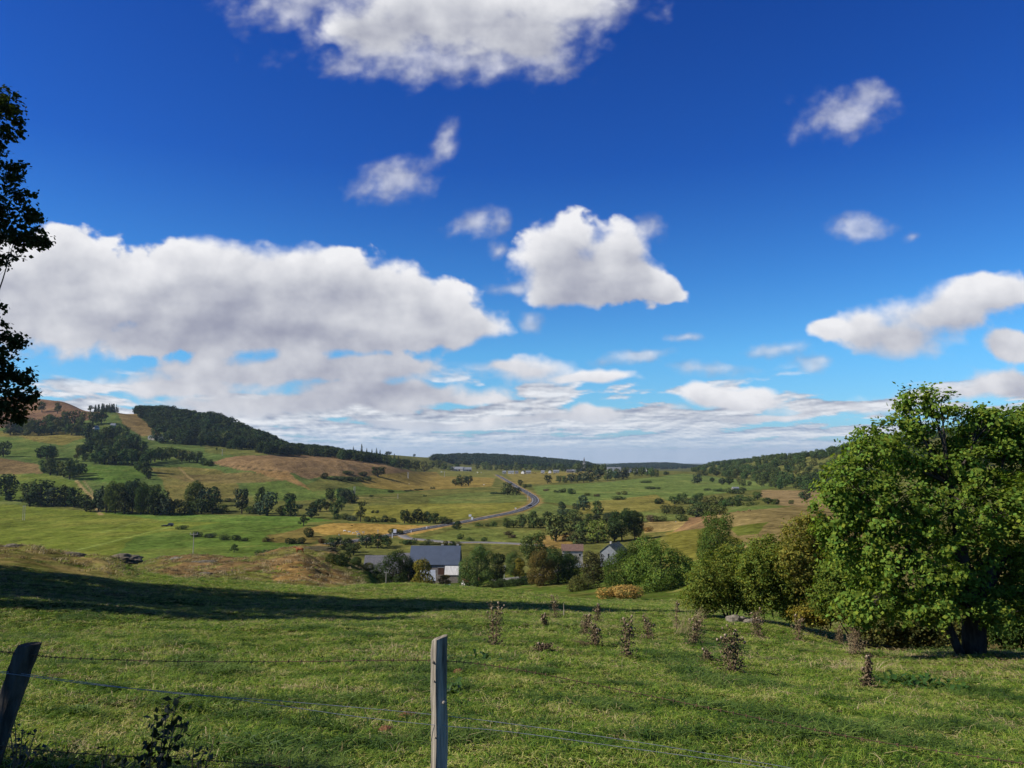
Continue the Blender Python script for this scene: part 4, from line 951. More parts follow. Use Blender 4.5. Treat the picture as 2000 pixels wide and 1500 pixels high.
# the big tree on the right
bp = at_depth(1885, 28.0)
RL = [(1795,815,44,40),(1838,788,34,26),(1772,784,20,28),(1815,770,16,16),(1725,862,58,46),(1690,900,40,36),(1665,948,66,56),(1640,992,58,42),(1890,842,64,46),(1915,815,30,22),(1962,868,50,52),(1800,905,92,62),(1880,920,80,60),(1740,1000,96,62),(1866,1000,96,70),(1965,1000,70,76),
      (1672,1070,62,58),(1636,1045,40,42),(1785,1095,100,64),(1900,1108,100,66),(2015,1085,80,90),(2050,960,80,100),(1850,1168,80,34),(1985,1180,80,42),(1735,1160,70,44),(1700,1188,66,32,-1.2),(1790,1192,70,28,-1.5),(1960,1200,70,26,-1.0),(1985,832,50,40),(2030,860,70,70),(1935,818,36,26),(2080,1180,80,60)]
near_tree('maple_tree', 'big leafy bright green tree with dark trunk at the right edge of the pasture', 'tree', (bp.x, bp.y, bp.z - 0.15), RL, 28.0,
 [([(0,0,0),(-.02,.02,.7),(.03,.05,1.5),(-.1,.1,2.6),(-.25,.1,4.2),(-.5,.1,6.2)], [.42,.36,.33,.27,.19,.08]), ([(.1,0,.1),(.22,.05,1.0),(.5,.1,2.2),(.9,.1,3.6),(1.2,0,5.2)], [.3,.26,.2,.14,.06]),
  ([(-.5,-.1,.05),(-.72,-.1,.6),(-1.05,-.1,1.5),(-1.5,0,2.6),(-2.2,0,3.8)], [.17,.15,.13,.1,.05]), ([(0,.1,1.2),(.9,.5,2.3),(2.0,.9,3.6)], [.2,.15,.07]), ([(-.1,.0,2.0),(-1.2,.4,3.2),(-2.6,.3,4.4),(-3.6,.2,5.0)], [.18,.13,.08,.04])],
 70000, 0.155, (0.150,0.215,0.034), 31, per=40, spray=0.33, limb=0.07, inner=0.22)
# shrubs and small trees beside it
for nm, lb, ct, x, Y, lobes, n, col, sd in [
 ('leafy_shrub','olive green shrub with pale stems, leftmost beside the grey rocks','shrub',1420,47,[(1375,1150,40,44),(1360,1172,30,26),(1385,1135,36,42),(1412,1110,44,38),(1440,1095,40,36),(1452,1140,50,46),(1405,1168,44,26),(1470,1160,40,36)],22000,(0.145,0.175,0.034),41),
 ('leafy_shrub','yellowish green shrub directly behind the grey rocks','shrub',1510,45,[(1500,1085,44,40),(1530,1120,50,56),(1500,1160,48,36),(1545,1170,40,40),(1475,1110,34,34)],22000,(0.15,0.185,0.034),42),
 ('autumn_tree','small autumn tree with yellow brown leaves, left of the big green tree','tree',1585,44,[(1566,1045,34,36),(1590,1020,30,22),(1555,1090,40,42),(1600,1090,44,50),(1580,1140,48,44),(1625,1150,40,44),(1590,1185,50,26),(1640,1080,40,50)],24000,(0.185,0.175,0.036),43),
 ('leafy_shrub','green shrub tucked under the left flank of the big tree','shrub',1670,38,[(1650,1130,44,50),(1705,1130,50,46),(1620,1165,40,40),(1690,1165,50,44),(1665,1190,54,24),(1640,1170,40,34),(1715,1190,40,26)],20000,(0.125,0.17,0.03),44),
 ('bramble_bush','low olive brown bramble under the big tree, left of its trunk','bush',1770,36,[(1720,1208,54,26),(1770,1214,54,28),(1815,1220,50,26),(1680,1200,44,22),(1855,1226,40,22),(1740,1190,60,22),(1715,1235,50,18),(1775,1240,56,20),(1840,1246,50,18)],20000,(0.12,0.125,0.036),45),
 ('green_bush','dark green bush behind the trunk at the far right','bush',1960,36,[(1930,1225,50,32),(1985,1232,56,36),(2040,1225,60,44),(1960,1200,50,26)],14000,(0.07,0.11,0.026),46),
 ('yellow_shrub','small shrub with bright yellow leaves at the edge under the autumn tree','shrub',1600,41,[(1590,1205,30,14),(1612,1196,24,14),(1570,1200,20,10)],3500,(0.24,0.2,0.035),47)]:
    b_ = at_depth(x, Y); b_.z -= 0.1
    st = [([(dx_ * .2, 0, 0), (dx_ * .5, .1, .8), (dx_, .1, 1.7)], [.06, .045, .02]) for dx_ in (-1.1, -.5, 0, .55, 1.2)]
    if 'low' in lb or 'small shrub' in lb: st = [([(dx_ * .2, 0, 0), (dx_ * .4, .05, .25), (dx_, .1, .5)], [.02, .015, .006]) for dx_ in (-.7, -.2, .3, .8)]
    near_tree(nm, lb, ct, b_, lobes, Y, st, int(n * 1.25), 0.13, col, sd, per=26, spray=0.32, limb=0.022, inner=0.25)
# the tree whose boughs hang into the left edge, and its neighbours out of view, which shade the slope
LL = [(10,205,32,30),(30,240,24,18),(-25,260,70,52),(38,325,26,14),(-20,345,70,32),(40,380,24,14),(10,410,60,28),(62,424,14,12),(30,462,52,26),(78,472,18,12),(0,505,34,18),(-55,600,58,40),(-4,632,8,22),(22,665,24,18),(-10,720,50,40),(50,740,22,16),(48,775,26,18),(0,790,60,36),(20,818,40,16),
      (-180,300,130,110),(-170,480,130,120),(-190,680,130,130),(-330,460,130,170),(-180,150,100,70),(-320,260,110,100),(-320,700,110,110),(-90,420,80,90),(-100,720,80,80)]
b_ = at_depth(-180, 49.0)
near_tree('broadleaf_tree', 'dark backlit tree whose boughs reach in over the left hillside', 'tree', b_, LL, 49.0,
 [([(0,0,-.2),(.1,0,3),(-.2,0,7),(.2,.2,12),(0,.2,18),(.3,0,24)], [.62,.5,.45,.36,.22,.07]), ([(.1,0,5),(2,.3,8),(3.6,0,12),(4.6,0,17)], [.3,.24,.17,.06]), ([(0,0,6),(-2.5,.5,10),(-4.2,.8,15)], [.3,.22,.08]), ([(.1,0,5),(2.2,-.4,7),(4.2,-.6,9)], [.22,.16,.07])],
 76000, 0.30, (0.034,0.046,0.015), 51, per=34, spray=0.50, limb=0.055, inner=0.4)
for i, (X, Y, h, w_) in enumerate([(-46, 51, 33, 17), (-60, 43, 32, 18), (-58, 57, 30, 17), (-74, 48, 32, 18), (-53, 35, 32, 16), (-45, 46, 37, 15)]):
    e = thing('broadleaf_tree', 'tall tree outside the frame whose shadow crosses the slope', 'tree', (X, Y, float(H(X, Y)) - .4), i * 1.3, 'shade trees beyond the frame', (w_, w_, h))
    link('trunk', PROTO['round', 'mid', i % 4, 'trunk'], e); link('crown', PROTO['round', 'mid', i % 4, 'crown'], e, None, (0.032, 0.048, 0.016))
e = thing('dense_bush', 'dense bush outside the frame shading the leaning post', 'bush', (-8.4, 3.7, float(H(-8.4, 3.7)) - .2), 0.4, None, (4.8, 3.8, 7.4))
link('trunk', PROTO['bush', 'mid', 1, 'trunk'], e); link('crown', PROTO['bush', 'mid', 1, 'crown'], e, None, (0.035, 0.055, 0.018))

# ------------------------------------------------------------------ grass of the near slope
def blade_tuft(rng, n, length, width, lie, spread, name, mat, segs=3):
    V = []; Fq = []
    for i in range(n):
        a = rng.uniform(0, 6.28); r = spread * math.sqrt(rng.random()); x, y = r * math.cos(a), r * math.sin(a)
        b = rng.uniform(0, 6.28); L = length * rng.uniform(0.5, 1.2); t0 = rng.uniform(0.05, 0.5) + lie * 0.4; dt = rng.uniform(0.2, 0.6) + lie * 0.5; wd = width * rng.uniform(0.6, 1.2)
        p = np.array([x, y, -0.01]); k0 = len(V); side = np.array([-math.sin(b), math.cos(b), 0]); tw = rng.uniform(-0.6, 0.6)
        side = side * math.cos(tw) + np.array([0, 0, 1]) * math.sin(tw)
        for s_ in range(segs + 1):
            f = wd * (1 - (s_ / segs) ** 1.6 * 0.92) / 2; V += [p - side * f, p + side * f]
            th = t0 + dt * s_ * 1.1; stp = L / segs; p = p + np.array([math.cos(b) * math.sin(th), math.sin(b) * math.sin(th), max(math.cos(th), -0.25)]) * stp
        for s_ in range(segs): q = k0 + 2 * s_; Fq.append((q, q + 1, q + 3, q + 2))
    return mesh_np(name, np.array(V), np.array(Fq), [mat])

def grass_mat(name, stops, transl=0.3):
    m, T = new_mat(name); geo = T.node('ShaderNodeNewGeometry'); pos = geo.outputs['Position']; oi = T.node('ShaderNodeObjectInfo')
    n1 = T.noise(pos, 0.55, 4, 0.65); n2 = T.noise(pos, 2.6, 2, 0.6)
    f = T.math('ADD', T.rng(n1, 0.28, 0.72, 0.10, 0.70, smooth=False), T.math('ADD', T.math('MULTIPLY', n2, 0.3), T.math('MULTIPLY', T.math('SUBTRACT', oi.outputs['Random'], 0.5), 0.62)))
    f = T.math('ADD', f, T.math('MULTIPLY', T.math('SUBTRACT', geo.outputs['Random Per Island'], 0.5), 0.46))
    col = T.ramp(f, stops)
    d = T.node('ShaderNodeBsdfPrincipled'); T.put(d.inputs['Base Color'], col); d.inputs['Roughness'].default_value = 0.5; d.inputs['Specular IOR Level'].default_value = 0.12
    t = T.node('ShaderNodeBsdfTranslucent'); T.put(t.inputs[0], T.vec('MULTIPLY', col, (1.1, 1.2, 0.5)))
    mx = T.node('ShaderNodeMixShader'); mx.inputs[0].default_value = transl; T.put(mx.inputs[1], d.outputs[0]); T.put(mx.inputs[2], t.outputs[0]); T.put(T.out.inputs[0], mx.outputs[0])
    return m
M_GRASS = grass_mat('grass', [(0.08, (0.042, 0.090, 0.014)), (0.34, (0.112, 0.200, 0.022)), (0.56, (0.205, 0.300, 0.034)), (0.76, (0.33, 0.355, 0.072)), (0.98, (0.48, 0.40, 0.18))])
M_STRAW = grass_mat('straw', [(0.2, (0.16, 0.125, 0.055)), (0.5, (0.28, 0.22, 0.105)), (0.85, (0.42, 0.34, 0.19))], 0.15)
M_LUSH = grass_mat('lush_grass', [(0.2, (0.04, 0.085, 0.016)), (0.5, (0.085, 0.145, 0.024)), (0.85, (0.15, 0.21, 0.045))])
def build_grass():
    rng = np.random.default_rng(77)
    protos = [(blade_tuft(rng, 16, 0.13, 0.0075, 0.9, 0.07, 'grass_a', M_GRASS), (1,) * 3), (blade_tuft(rng, 18, 0.10, 0.008, 1.4, 0.09, 'grass_b', M_GRASS), (1,) * 3),
              (blade_tuft(rng, 14, 0.17, 0.0075, 0.7, 0.06, 'grass_c', M_GRASS), (1,) * 3), (blade_tuft(rng, 20, 0.09, 0.009, 1.2, 0.10, 'grass_d', M_GRASS), (1,) * 3),
              (blade_tuft(rng, 9, 0.16, 0.006, 1.8, 0.10, 'grass_e', M_STRAW), (1,) * 3), (blade_tuft(rng, 5, 0.30, 0.005, 0.6, 0.05, 'grass_f', M_STRAW), (1,) * 3),
              (blade_tuft(rng, 26, 0.24, 0.010, 0.8, 0.10, 'grass_g', M_LUSH), (1,) * 3), (blade_tuft(rng, 12, 0.09, 0.022, 1.3, 0.09, 'grass_h', M_LUSH, 2), (1,) * 3)]
    P, Rt, S, I = [], [], [], []
    for y0, y1, dens, sc in ((3.2, 6.5, 110, 1.0), (6.5, 11, 230, 1.0), (11, 18, 140, 1.15), (18, 30, 70, 1.5), (30, 50, 28, 2.1), (50, 100, 9.5, 3.0)):
        n = int(1.5 * (y1 * y1 - y0 * y0) / 2 * dens); Y = np.sqrt(rng.uniform(y0 * y0, y1 * y1, n)); X = rng.uniform(-0.75, 0.75, n) * Y
        if y0 >= 50:
            px_ = 1000 + F * X / Y; ok = (px_ > 230) | (Y < 66); X, Y = X[ok], Y[ok]; n = len(X)
        px_ = 1000 + F * X / Y
        ok = ~((px_ > 1650) & (Y > 33)); X, Y, px_ = X[ok], Y[ok], px_[ok]; n = len(X)
        Z = H(X, Y); P.append(np.stack([X, Y, Z], 1))
        g1 = fbm(X / 1.4, Y / 1.4, 3, 201); g2 = fbm(X / 6, Y / 6, 3, 202); g3 = fbm(X / 3.0, Y / 3.0, 3, 203)
        dry = sstep(0.10, 0.50, g1 + 0.8 * g2) * 0.75 + 0.03 + 0.6 * sstep(1500, 1950, px_) * sstep(17, 27, Y) + 0.5 * sstep(400, 0, px_) * sstep(30, 60, Y)
        lush = sstep(0.22, 0.45, g3) * 0.7 * (Y < 40) + 0.03
        r = rng.random(n); i = rng.integers(0, 4, n)
        i = np.where(r < dry * 0.8, 4, i); i = np.where((r > 0.982), 5, i); r2 = rng.random(n); i = np.where((r2 < lush) & (i < 4), np.where(rng.random(n) < 0.45, 6, 7), i)
        rot = np.zeros((n, 3)); rot[:, 2] = rng.uniform(0, 6.28, n); rot[:, 0] = rng.normal(0, 0.12, n); rot[:, 1] = rng.normal(0, 0.12, n)
        s_ = sc * rng.uniform(0.65, 1.35, n) * (1 + 0.45 * g2); s_ = np.where(i == 6, s_ * (0.7 + 0.6 * sstep(0.3, 0.6, g3)), s_)
        P[-1][:, 2] -= 0.005 * sc
        Rt.append(rot); S.append(np.stack([s_, s_, s_ * rng.uniform(0.7, 1.15, n) * (1 if y0 < 30 else 0.75)], 1)); I.append(i)
    # coarse dark tussocks the cattle leave
    cs = [(1420,1388,1.0),(1500,1400,.8),(900,1442,.7),(500,1468,.9),(560,1458,.6),(1190,1388,.5),(1740,1330,.8),(1620,1420,.8),(700,1372,.6),(640,1380,.5),(330,1380,.5),(1560,1440,.7),(1700,1440,.6),(1250,1440,.5),(60,1240,.5),(760,1306,.5),(1340,1310,.5),(200,1345,.5),(1050,1420,.4)]
    for i in range(40): cs.append((rng.uniform(0, 2000), rng.uniform(1225, 1480), rng.uniform(.25, .6)))
    for x, y, sz in cs:
        p = hit(x, y, 5); n = int(46 * sz); a = rng.normal(size=(n, 2)) * np.array([.42, .22]) * sz; X, Y = p.x + a[:, 0], p.y + a[:, 1]
        P.append(np.stack([X, Y, H(X, Y) - .01], 1)); rot = np.zeros((n, 3)); rot[:, 2] = rng.uniform(0, 6.28, n); rot[:, 1] = rng.normal(0, .25, n); Rt.append(rot)
        s_ = rng.uniform(.8, 1.5, n) * (.8 + .4 * sz); S.append(np.stack([s_, s_, s_], 1)); I.append(np.full(n, 6))
    scatter('grass', np.concatenate(P), np.concatenate(Rt), np.concatenate(S), np.concatenate(I), protos, 'grazed green grass with straw and coarse tufts on the near slope', 'grass')
    # rank dry growth on the hummocks and along the far edge of the slope
    P, Rt, S, I = [], [], [], []
    for y0, y1, dens, sc in ((62, 120, 1.6, 3.6), (120, 270, 0.35, 6.0)):
        n = int(0.95 * (y1 * y1 - y0 * y0) / 2 * dens); Y = np.sqrt(rng.uniform(y0 * y0, y1 * y1, n)); X = rng.uniform(-0.75, 0.20, n) * Y
        px_ = 1000 + F * X / Y
        ok = (rough(X, Y) > 0.3) & (fbm(X / 5, Y / 5, 3, 205) + 0.1 > rng.uniform(-0.4, 0.5, n)); X, Y = X[ok], Y[ok]; n = len(X)
        P.append(np.stack([X, Y, H(X, Y)], 1)); rot = np.zeros((n, 3)); rot[:, 2] = rng.uniform(0, 6.28, n); Rt.append(rot)
        s_ = sc * rng.uniform(0.6, 1.3, n); S.append(np.stack([s_, s_, s_ * 0.8], 1)); I.append(rng.choice([0, 0, 1, 2], n))
    mbr = grass_mat('dead_growth', [(0.2, (0.10, 0.07, 0.035)), (0.5, (0.19, 0.135, 0.065)), (0.85, (0.28, 0.21, 0.10))], 0.1)
    protos = [(blade_tuft(rng, 22, 0.13, 0.014, 0.8, 0.12, 'dead_a', mbr, 2), (1,) * 3), (blade_tuft(rng, 22, 0.12, 0.014, 1.0, 0.12, 'dead_b', M_GRASS, 2), (1,) * 3), (blade_tuft(rng, 26, 0.16, 0.016, 0.6, 0.14, 'dead_c', M_STRAW, 2), (1,) * 3)]
    scatter('dry_grass', np.concatenate(P), np.concatenate(Rt), np.concatenate(S), np.concatenate(I), protos, 'brown dead growth over the old mounds beyond the slope', 'dry grass')
build_grass()

# ------------------------------------------------------------------ fence
M_POST = simple_mat('weathered_wood', (0.29, 0.25, 0.195), 0.9, 0.85, 26, 0.1, stretch=(1, 1, 0.05), bump=1.0)
M_WIRE = simple_mat('galvanised_wire', (0.42, 0.44, 0.44), 0.45, 0.3, 40, 0.5, 0.6); M_RUST = simple_mat('rusty_wire', (0.13, 0.075, 0.045), 0.8, 0.4, 40, 0.2)
def pt(x, y, Y): u, v = uv(x, y); return Vector((u * Y, Y, v * Y))
def build_fence():
    e = thing('barbed_wire_fence', 'old barbed wire fence on weathered wooden posts across the foreground', 'fence', at_depth(860, 5.5))
    B = Vector(e.location)
    def post(path, sec, label, seed, mat=None):
        rng = random.Random(seed); mb = MB(); n = len(sec); pts = []
        ks = 14
        for k in range(ks + 1):
            t = k / ks; a = path[0].lerp(path[1], t) if len(path) == 2 else (path[0].lerp(path[1], t * 2) if t < .5 else path[1].lerp(path[2], t * 2 - 1))
            pts.append([a + Vector((sx_ * (1 + rng.uniform(-.07, .07)) - 0.006 * math.sin(t * 9), sy_ * (1 + rng.uniform(-.07, .07)), ((0.02 if mat is None else 0.004) * sx_ / 0.06 if k == ks else 0))) for sx_, sy_ in sec])
        vs = [p - B for ring in pts for p in ring]; fs = []
        for k in range(ks):
            for j in range(n): fs.append((k * n + j, k * n + (j + 1) % n, (k + 1) * n + (j + 1) % n, (k + 1) * n + j))
        fs.append(tuple(range(ks * n, ks * n + n))); mb.add(vs, fs)
        o = mb.build('post', mat or M_POST, e, smooth=False); o['label'] = label
        return o
    g = at_depth(860, 5.5); top = pt(860, 1245, 5.5)
    post([Vector((g.x, g.y, g.z - .3)), top], [(-.058, -.012), (-.018, -.052), (.046, -.03), (.055, .02), (.02, .05), (-.04, .04)], 'upright grey split post with a sunlit left face', 3)
    for kx, ky, kr in ((847, 1293, .010), (849, 1330, .008), (868, 1372, .012), (852, 1440, .009)):
        kp = pt(kx, ky, 5.46) - B; MB().tube([kp + Vector((0, .03, 0)), kp + Vector((-.004, -.004, 0)), kp + Vector((-.006, -.014, .002))], [kr * 1.4, kr, kr * .4], 7).build('knot', M_POST, e)
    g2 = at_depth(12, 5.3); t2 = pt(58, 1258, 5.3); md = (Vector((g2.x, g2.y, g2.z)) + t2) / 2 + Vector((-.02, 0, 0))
    post([Vector((g2.x - .08, g2.y, g2.z - .3)), md, t2], [(-.075, -.01), (-.04, -.06), (.03, -.065), (.075, -.02), (.065, .04), (0, .07), (-.06, .05)], 'dark rough post leaning to the right', 5, simple_mat('shade_darkened_wood', (0.075, 0.066, 0.055), 0.95, 0.5, 18, 0.05, stretch=(1, 1, 0.08), bump=0.9))  # wood colour darkened so this post carries its shade
    def wire(pxs, barb, mat, label, r=0.0022):
        w3 = [pt(*p) for p in pxs]; path = [Vector(p) for p in smooth_path([tuple(p) for p in w3], 10)]; path = [Vector(p) for p in path]
        mb = MB(); rel = [p - B for p in path]; mb.tube(rel, r, 5)
        if barb:
            d = 0
            for a, b in zip(rel[:-1], rel[1:]):
                L = (b - a).length; n = max(1, int(L / 0.10))
                for q in range(n):
                    c = a.lerp(b, (q + .5) / n); an = random.uniform(0, 3.1); v = Vector((0.25, math.cos(an), math.sin(an))) * 0.014
                    mb.tube([c - v, c + v], r * 0.9, 4); mb.tube([c - v.cross(Vector((1, 0, 0))), c + v.cross(Vector((1, 0, 0)))], r * 0.9, 4)
        o = mb.build('wire', mat, e); o['label'] = label; return o
    wire([(-120,1262,5.1),(38,1276,5.25),(130,1285,5.3),(360,1292,5.4),(600,1292,5.45),(848,1290,5.5),(1000,1306,5.5),(1200,1345,5.5),(1420,1390,5.4),(1700,1446,5.3),(2100,1506,5.1)], True, M_RUST, 'topmost rusty barbed strand', 0.0028)
    wire([(-120,1296,5.1),(35,1315,5.25),(190,1336,5.3),(360,1356,5.35),(520,1367,5.4),(700,1382,5.45),(848,1396,5.5),(1000,1414,5.5),(1250,1450,5.4),(1500,1492,5.3),(1700,1530,5.2)], False, M_WIRE, 'upper smooth wire of the twisted pair')
    wire([(-120,1298,5.08),(35,1318,5.22),(190,1338,5.28),(400,1358,5.33),(520,1374,5.36),(700,1400,5.42),(848,1416,5.46),(1000,1430,5.48),(1250,1464,5.4),(1480,1496,5.3),(1700,1532,5.2)], False, M_WIRE, 'lower smooth wire of the twisted pair')
    wire([(-120,1440,5.05),(30,1460,5.2),(190,1474,5.3),(350,1482,5.35),(520,1494,5.4),(700,1520,5.45)], True, M_RUST, 'lowest dark barbed strand', 0.0028)
build_fence()

# ------------------------------------------------------------------ thistles and weeds
M_DEAD = simple_mat('dead_thistle', (0.15, 0.112, 0.066), 0.9, 0.5, 30, 0.1); M_STEM = simple_mat('dead_stem', (0.20, 0.13, 0.075), 0.9, 0.4, 30, 0.1)
M_FLUFF = simple_mat('thistle_down', (0.36, 0.28, 0.20), 0.95, 0.3, 60, 0.05); M_WEED = leaf_mat('weed_leaf', 0.4, 0.3, 0.3, 0.4)
def head_mesh(seed):
    rng = np.random.default_rng(seed); mb = MB(); n = 7
    prof = [(-0.022, .004), (-0.014, .015), (0, .020), (0.012, .015), (0.020, .017), (0.030, .004)]; vs = []
    for z, r in prof:
        for j in range(n): a = 6.283 * j / n; q = r * rng.uniform(.85, 1.15); vs.append((q * math.cos(a), q * math.sin(a), z))
    fs = [(k * n + j, k * n + (j + 1) % n, (k + 1) * n + (j + 1) % n, (k + 1) * n + j) for k in range(5) for j in range(n)]
    mb.add(vs, fs[:3 * n], 0); mb.f += fs[3 * n:]; mb.m += [1] * (2 * n); mb.f += [tuple(range(5 * n, 6 * n)), tuple(range(n))[::-1]]; mb.m += [1, 0]
    return mb.mesh('seed_head', [M_DEAD, M_FLUFF], True)
HEADS = [head_mesh(i) for i in range(4)]
def thistle(x, yb, hpx, wpx, label, seed, nheads=9, ymin=8, dens=1.0):
    rng = np.random.default_rng(seed); p = hit(x, yb, ymin); s = p.y / F; h = hpx * s; w_ = wpx * s
    e = thing('dead_thistle', label, 'thistle', (p.x, p.y, p.z - 0.02), 0, 'dead thistles on the slope')
    mb = MB(); tips = []; main = []; lean = rng.uniform(-.35, .35, 2)
    for k in range(3 if wpx < 22 else 5):
        hx, hy = (rng.uniform(-.3, .3, 2) + lean) * w_; z1 = h * rng.uniform(0.7, 0.97) if k else h * 0.96
        pts = [(hx * .2, hy * .2, 0), (hx * .5, hy * .5, z1 * .35), (hx * .8, hy * .8, z1 * .7), (hx, hy, z1)]
        mb.tube(pts, [.012, .010, .008, .004], 5); tips.append(Vector(pts[-1])); main.append(pts)
        for b in range(4):
            t = rng.uniform(.35, .92); q = Vector(pts[1]).lerp(Vector(pts[3]), t); a = rng.uniform(0, 6.28); l = w_ * rng.uniform(.18, .4)
            tp = q + Vector((math.cos(a) * l, math.sin(a) * l * .8, l * rng.uniform(.2, .9))); mb.tube([q, (q + tp) / 2 + Vector((0, 0, -.1 * l)), tp], [.005, .004, .003], 4); tips.append(tp)
    mb.build('stem', M_STEM, e)
    n = int(600 * dens * rng.uniform(0.55, 1.25)); C = []
    for i in range(n):                                 # withered leaves hang thick low down and thin out above
        pts = main[rng.integers(0, len(main))]; t = rng.random() ** 1.4; q = np.array(Vector(pts[0]).lerp(Vector(pts[1]), min(1, t * 3)) if t < .33 else Vector(pts[1]).lerp(Vector(pts[3]), (t - .33) / .67))
        sp = w_ * (0.22 * (1 - t) + 0.10); C.append(q + rng.normal(size=3) * np.array([sp, sp, 0.03]))
    C = np.array(C); C[:, 2] = np.maximum(C[:, 2], 0.01); N = rand_dirs(rng, n); V, Fq = cards(C, N, np.full(n, 0.085) * rng.uniform(.5, 1.5, n), rng, 0.4, 0.3)
    link('leaves', mesh_np('leaves', V, Fq, [M_DEAD]), e)
    rng.shuffle(tips)
    for i, t in enumerate(tips[:nheads]):
        o = link('seed_head', HEADS[i % 4], e, t); o.rotation_euler = (rng.uniform(-.8, .8), rng.uniform(-.8, .8), 0); k = rng.uniform(0.9, 1.6) * (1 + p.y / 60); o.scale = (k, k, k)
    return e
for a in [
 (966,1263,84,30,'tall dead thistle full of pale heads, standing apart above the upright post',1,14),
 (1086,1206,44,22,'dark thistle standing inside the tree shadow',2,8), (1066,1222,24,12,'smallest reddish thistle at the shadow edge, right of the tall solitary one',3,5),
 (1140,1240,40,20,'left thistle of the leaning pair behind the yellow straw',4,7), (1164,1216,36,18,'thistle with grey head rising from the shadow edge behind the straw',5,7),
 (1162,1262,46,28,'ragged thistle with flattened yellow straw at its foot',6,8), (1224,1284,76,30,'thin ragged thistle with two small heads, right of the flattened straw',7,6),
 (1270,1250,46,26,'short dense thistle with one pale head on its left side',8,7), (1320,1228,56,14,'slender thistle beside the tall dry grass stalks',9,5),
 (1352,1262,64,34,'bushy thistle among tall dry grass stalks',10,8), (1436,1314,96,48,'widest dark thistle with three pale heads, nearest to the grey rocks',11,12),
 (1484,1248,54,28,'reddish thistle just below the grey rocks',12,7), (1556,1252,48,26,'thistle below the autumn tree, right of the reddish one',13,6),
 (1637,1256,36,16,'thin thistle with one white head left of the straw sheaf',14,4), (1672,1280,60,36,'thistle wrapped in a sheaf of dry straw',15,6),
 (1738,1264,42,16,'thistle with two fluffy white heads before the big tree',16,4), (1692,1342,68,24,'lone thistle bending to the right with a broken stalk across it',17,5),
 (1064,1274,16,36,'low flattened brown thistle below the dark shaded one',18,2), (1384,1290,22,20,'small withered thistle left of the widest one',19,2)]:
    thistle(*a, dens=1.3 if a[3] >= 28 else 0.7)

def straw_clump(x, y, n, length, spread, label, seed, lean=(0, 0)):
    rng = np.random.default_rng(seed); p = hit(x, y, 6); mb = MB()
    for i in range(n):
        a = rng.uniform(0, 6.28); r = spread * rng.random() * .4; q = Vector((r * math.cos(a), r * math.sin(a), 0)); l = length * rng.uniform(.5, 1.1)
        d = Vector((rng.normal() * .3 + lean[0], rng.normal() * .3 + lean[1], 1)).normalized(); mb.tube([q, q + d * l * .55, q + d * l + Vector((d.x * l * .25, d.y * .2 * l, -.1 * l))], [.006, .005, .003], 4)
    return tag(mb.build('straw_clump', M_STRAW, None, p), label, 'dry stalks', 'clumps of dry stalks')
straw_clump(1150, 1262, 26, .55, .5, 'pale straw flattened to the left below the ragged thistle', 1, (-1.6, 0)); straw_clump(1335, 1240, 30, 1.3, 1.0, 'tall pale stalks rising among the thistles at the shadow end', 2, (.12, 0))
straw_clump(1660, 1276, 30, .8, .35, 'sheaf of yellow straw leaning right against a thistle', 3, (.25, 0)); straw_clump(1712, 1312, 5, .55, .1, 'few pale broken stalks crossing the bent thistle', 4, (.9, 0))
straw_clump(1360, 1210, 16, 1.0, .6, 'dry stalks leaning right just beyond the shadow end', 5, (.6, 0))
# the dark young shrub by the fence
def weed(name, label, cat, x, Y, tippx, stems, leaf, col, seed, nl=26, group=None):
    rng = np.random.default_rng(seed); g = at_depth(x, Y); e = thing(name, label, cat, (g.x, g.y, g.z - .03), 0, group); mb = MB(); C = []; N = []
    for (tx, ty) in stems:
        t = pt(tx, ty, Y) - Vector(e.location); m = t * .5 + Vector((rng.uniform(-.04, .04), 0, .02)); mb.tube([(0, 0, 0), m, t], [.007, .005, .002], 5)
        for i in range(nl):
            f = rng.uniform(.12, 1.0); q = (m * (f * 2) if f < .5 else m.lerp(t, f * 2 - 1)); C.append(np.array(q) + rng.normal(size=3) * .045); N.append(rng.normal(size=3) + np.array([0, -.3, .5]))
    C = np.array(C); N = np.array(N); N /= np.linalg.norm(N, axis=1, keepdims=True); V, Fq = cards(C, N, leaf * rng.uniform(.6, 1.3, len(C)), rng, .6, .15)
    mb.build('stem', M_STEM, e); link('leaves', mesh_np('leaves', V, Fq, [M_WEED]), e, None, col); return e
weed('young_shrub', 'dark young shrub silhouetted against the grass at the lower left', 'shrub', 318, 5.0, None, [(352,1352),(330,1372),(345,1400),(300,1420),(322,1440),(360,1420),(290,1450)], .055, (.02,.03,.012), 61, 30)
weed('young_shrub', 'leafy dark stem close behind the young shrub, right of it', 'shrub', 385, 4.9, None, [(380,1448),(400,1462),(420,1440)], .045, (.03,.045,.015), 62, 16)
weed('thistle_stalk', 'dark single stalk left of the young shrub', 'weed', 213, 4.9, None, [(212,1452),(216,1470)], .03, (.03,.035,.02), 63, 18)
weed('weed', 'grey leaved weed growing against the dark leaning post', 'weed', 50, 4.9, None, [(28,1402),(45,1420),(70,1425),(20,1430),(60,1450)], .04, (.07,.075,.06), 64, 18)
weed('weed', 'shaded weeds along the bottom edge beside the young shrub', 'weed', 250, 4.7, None, [(200,1488),(240,1480),(270,1470),(300,1482),(140,1492),(100,1490)], .05, (.03,.045,.015), 65, 22)
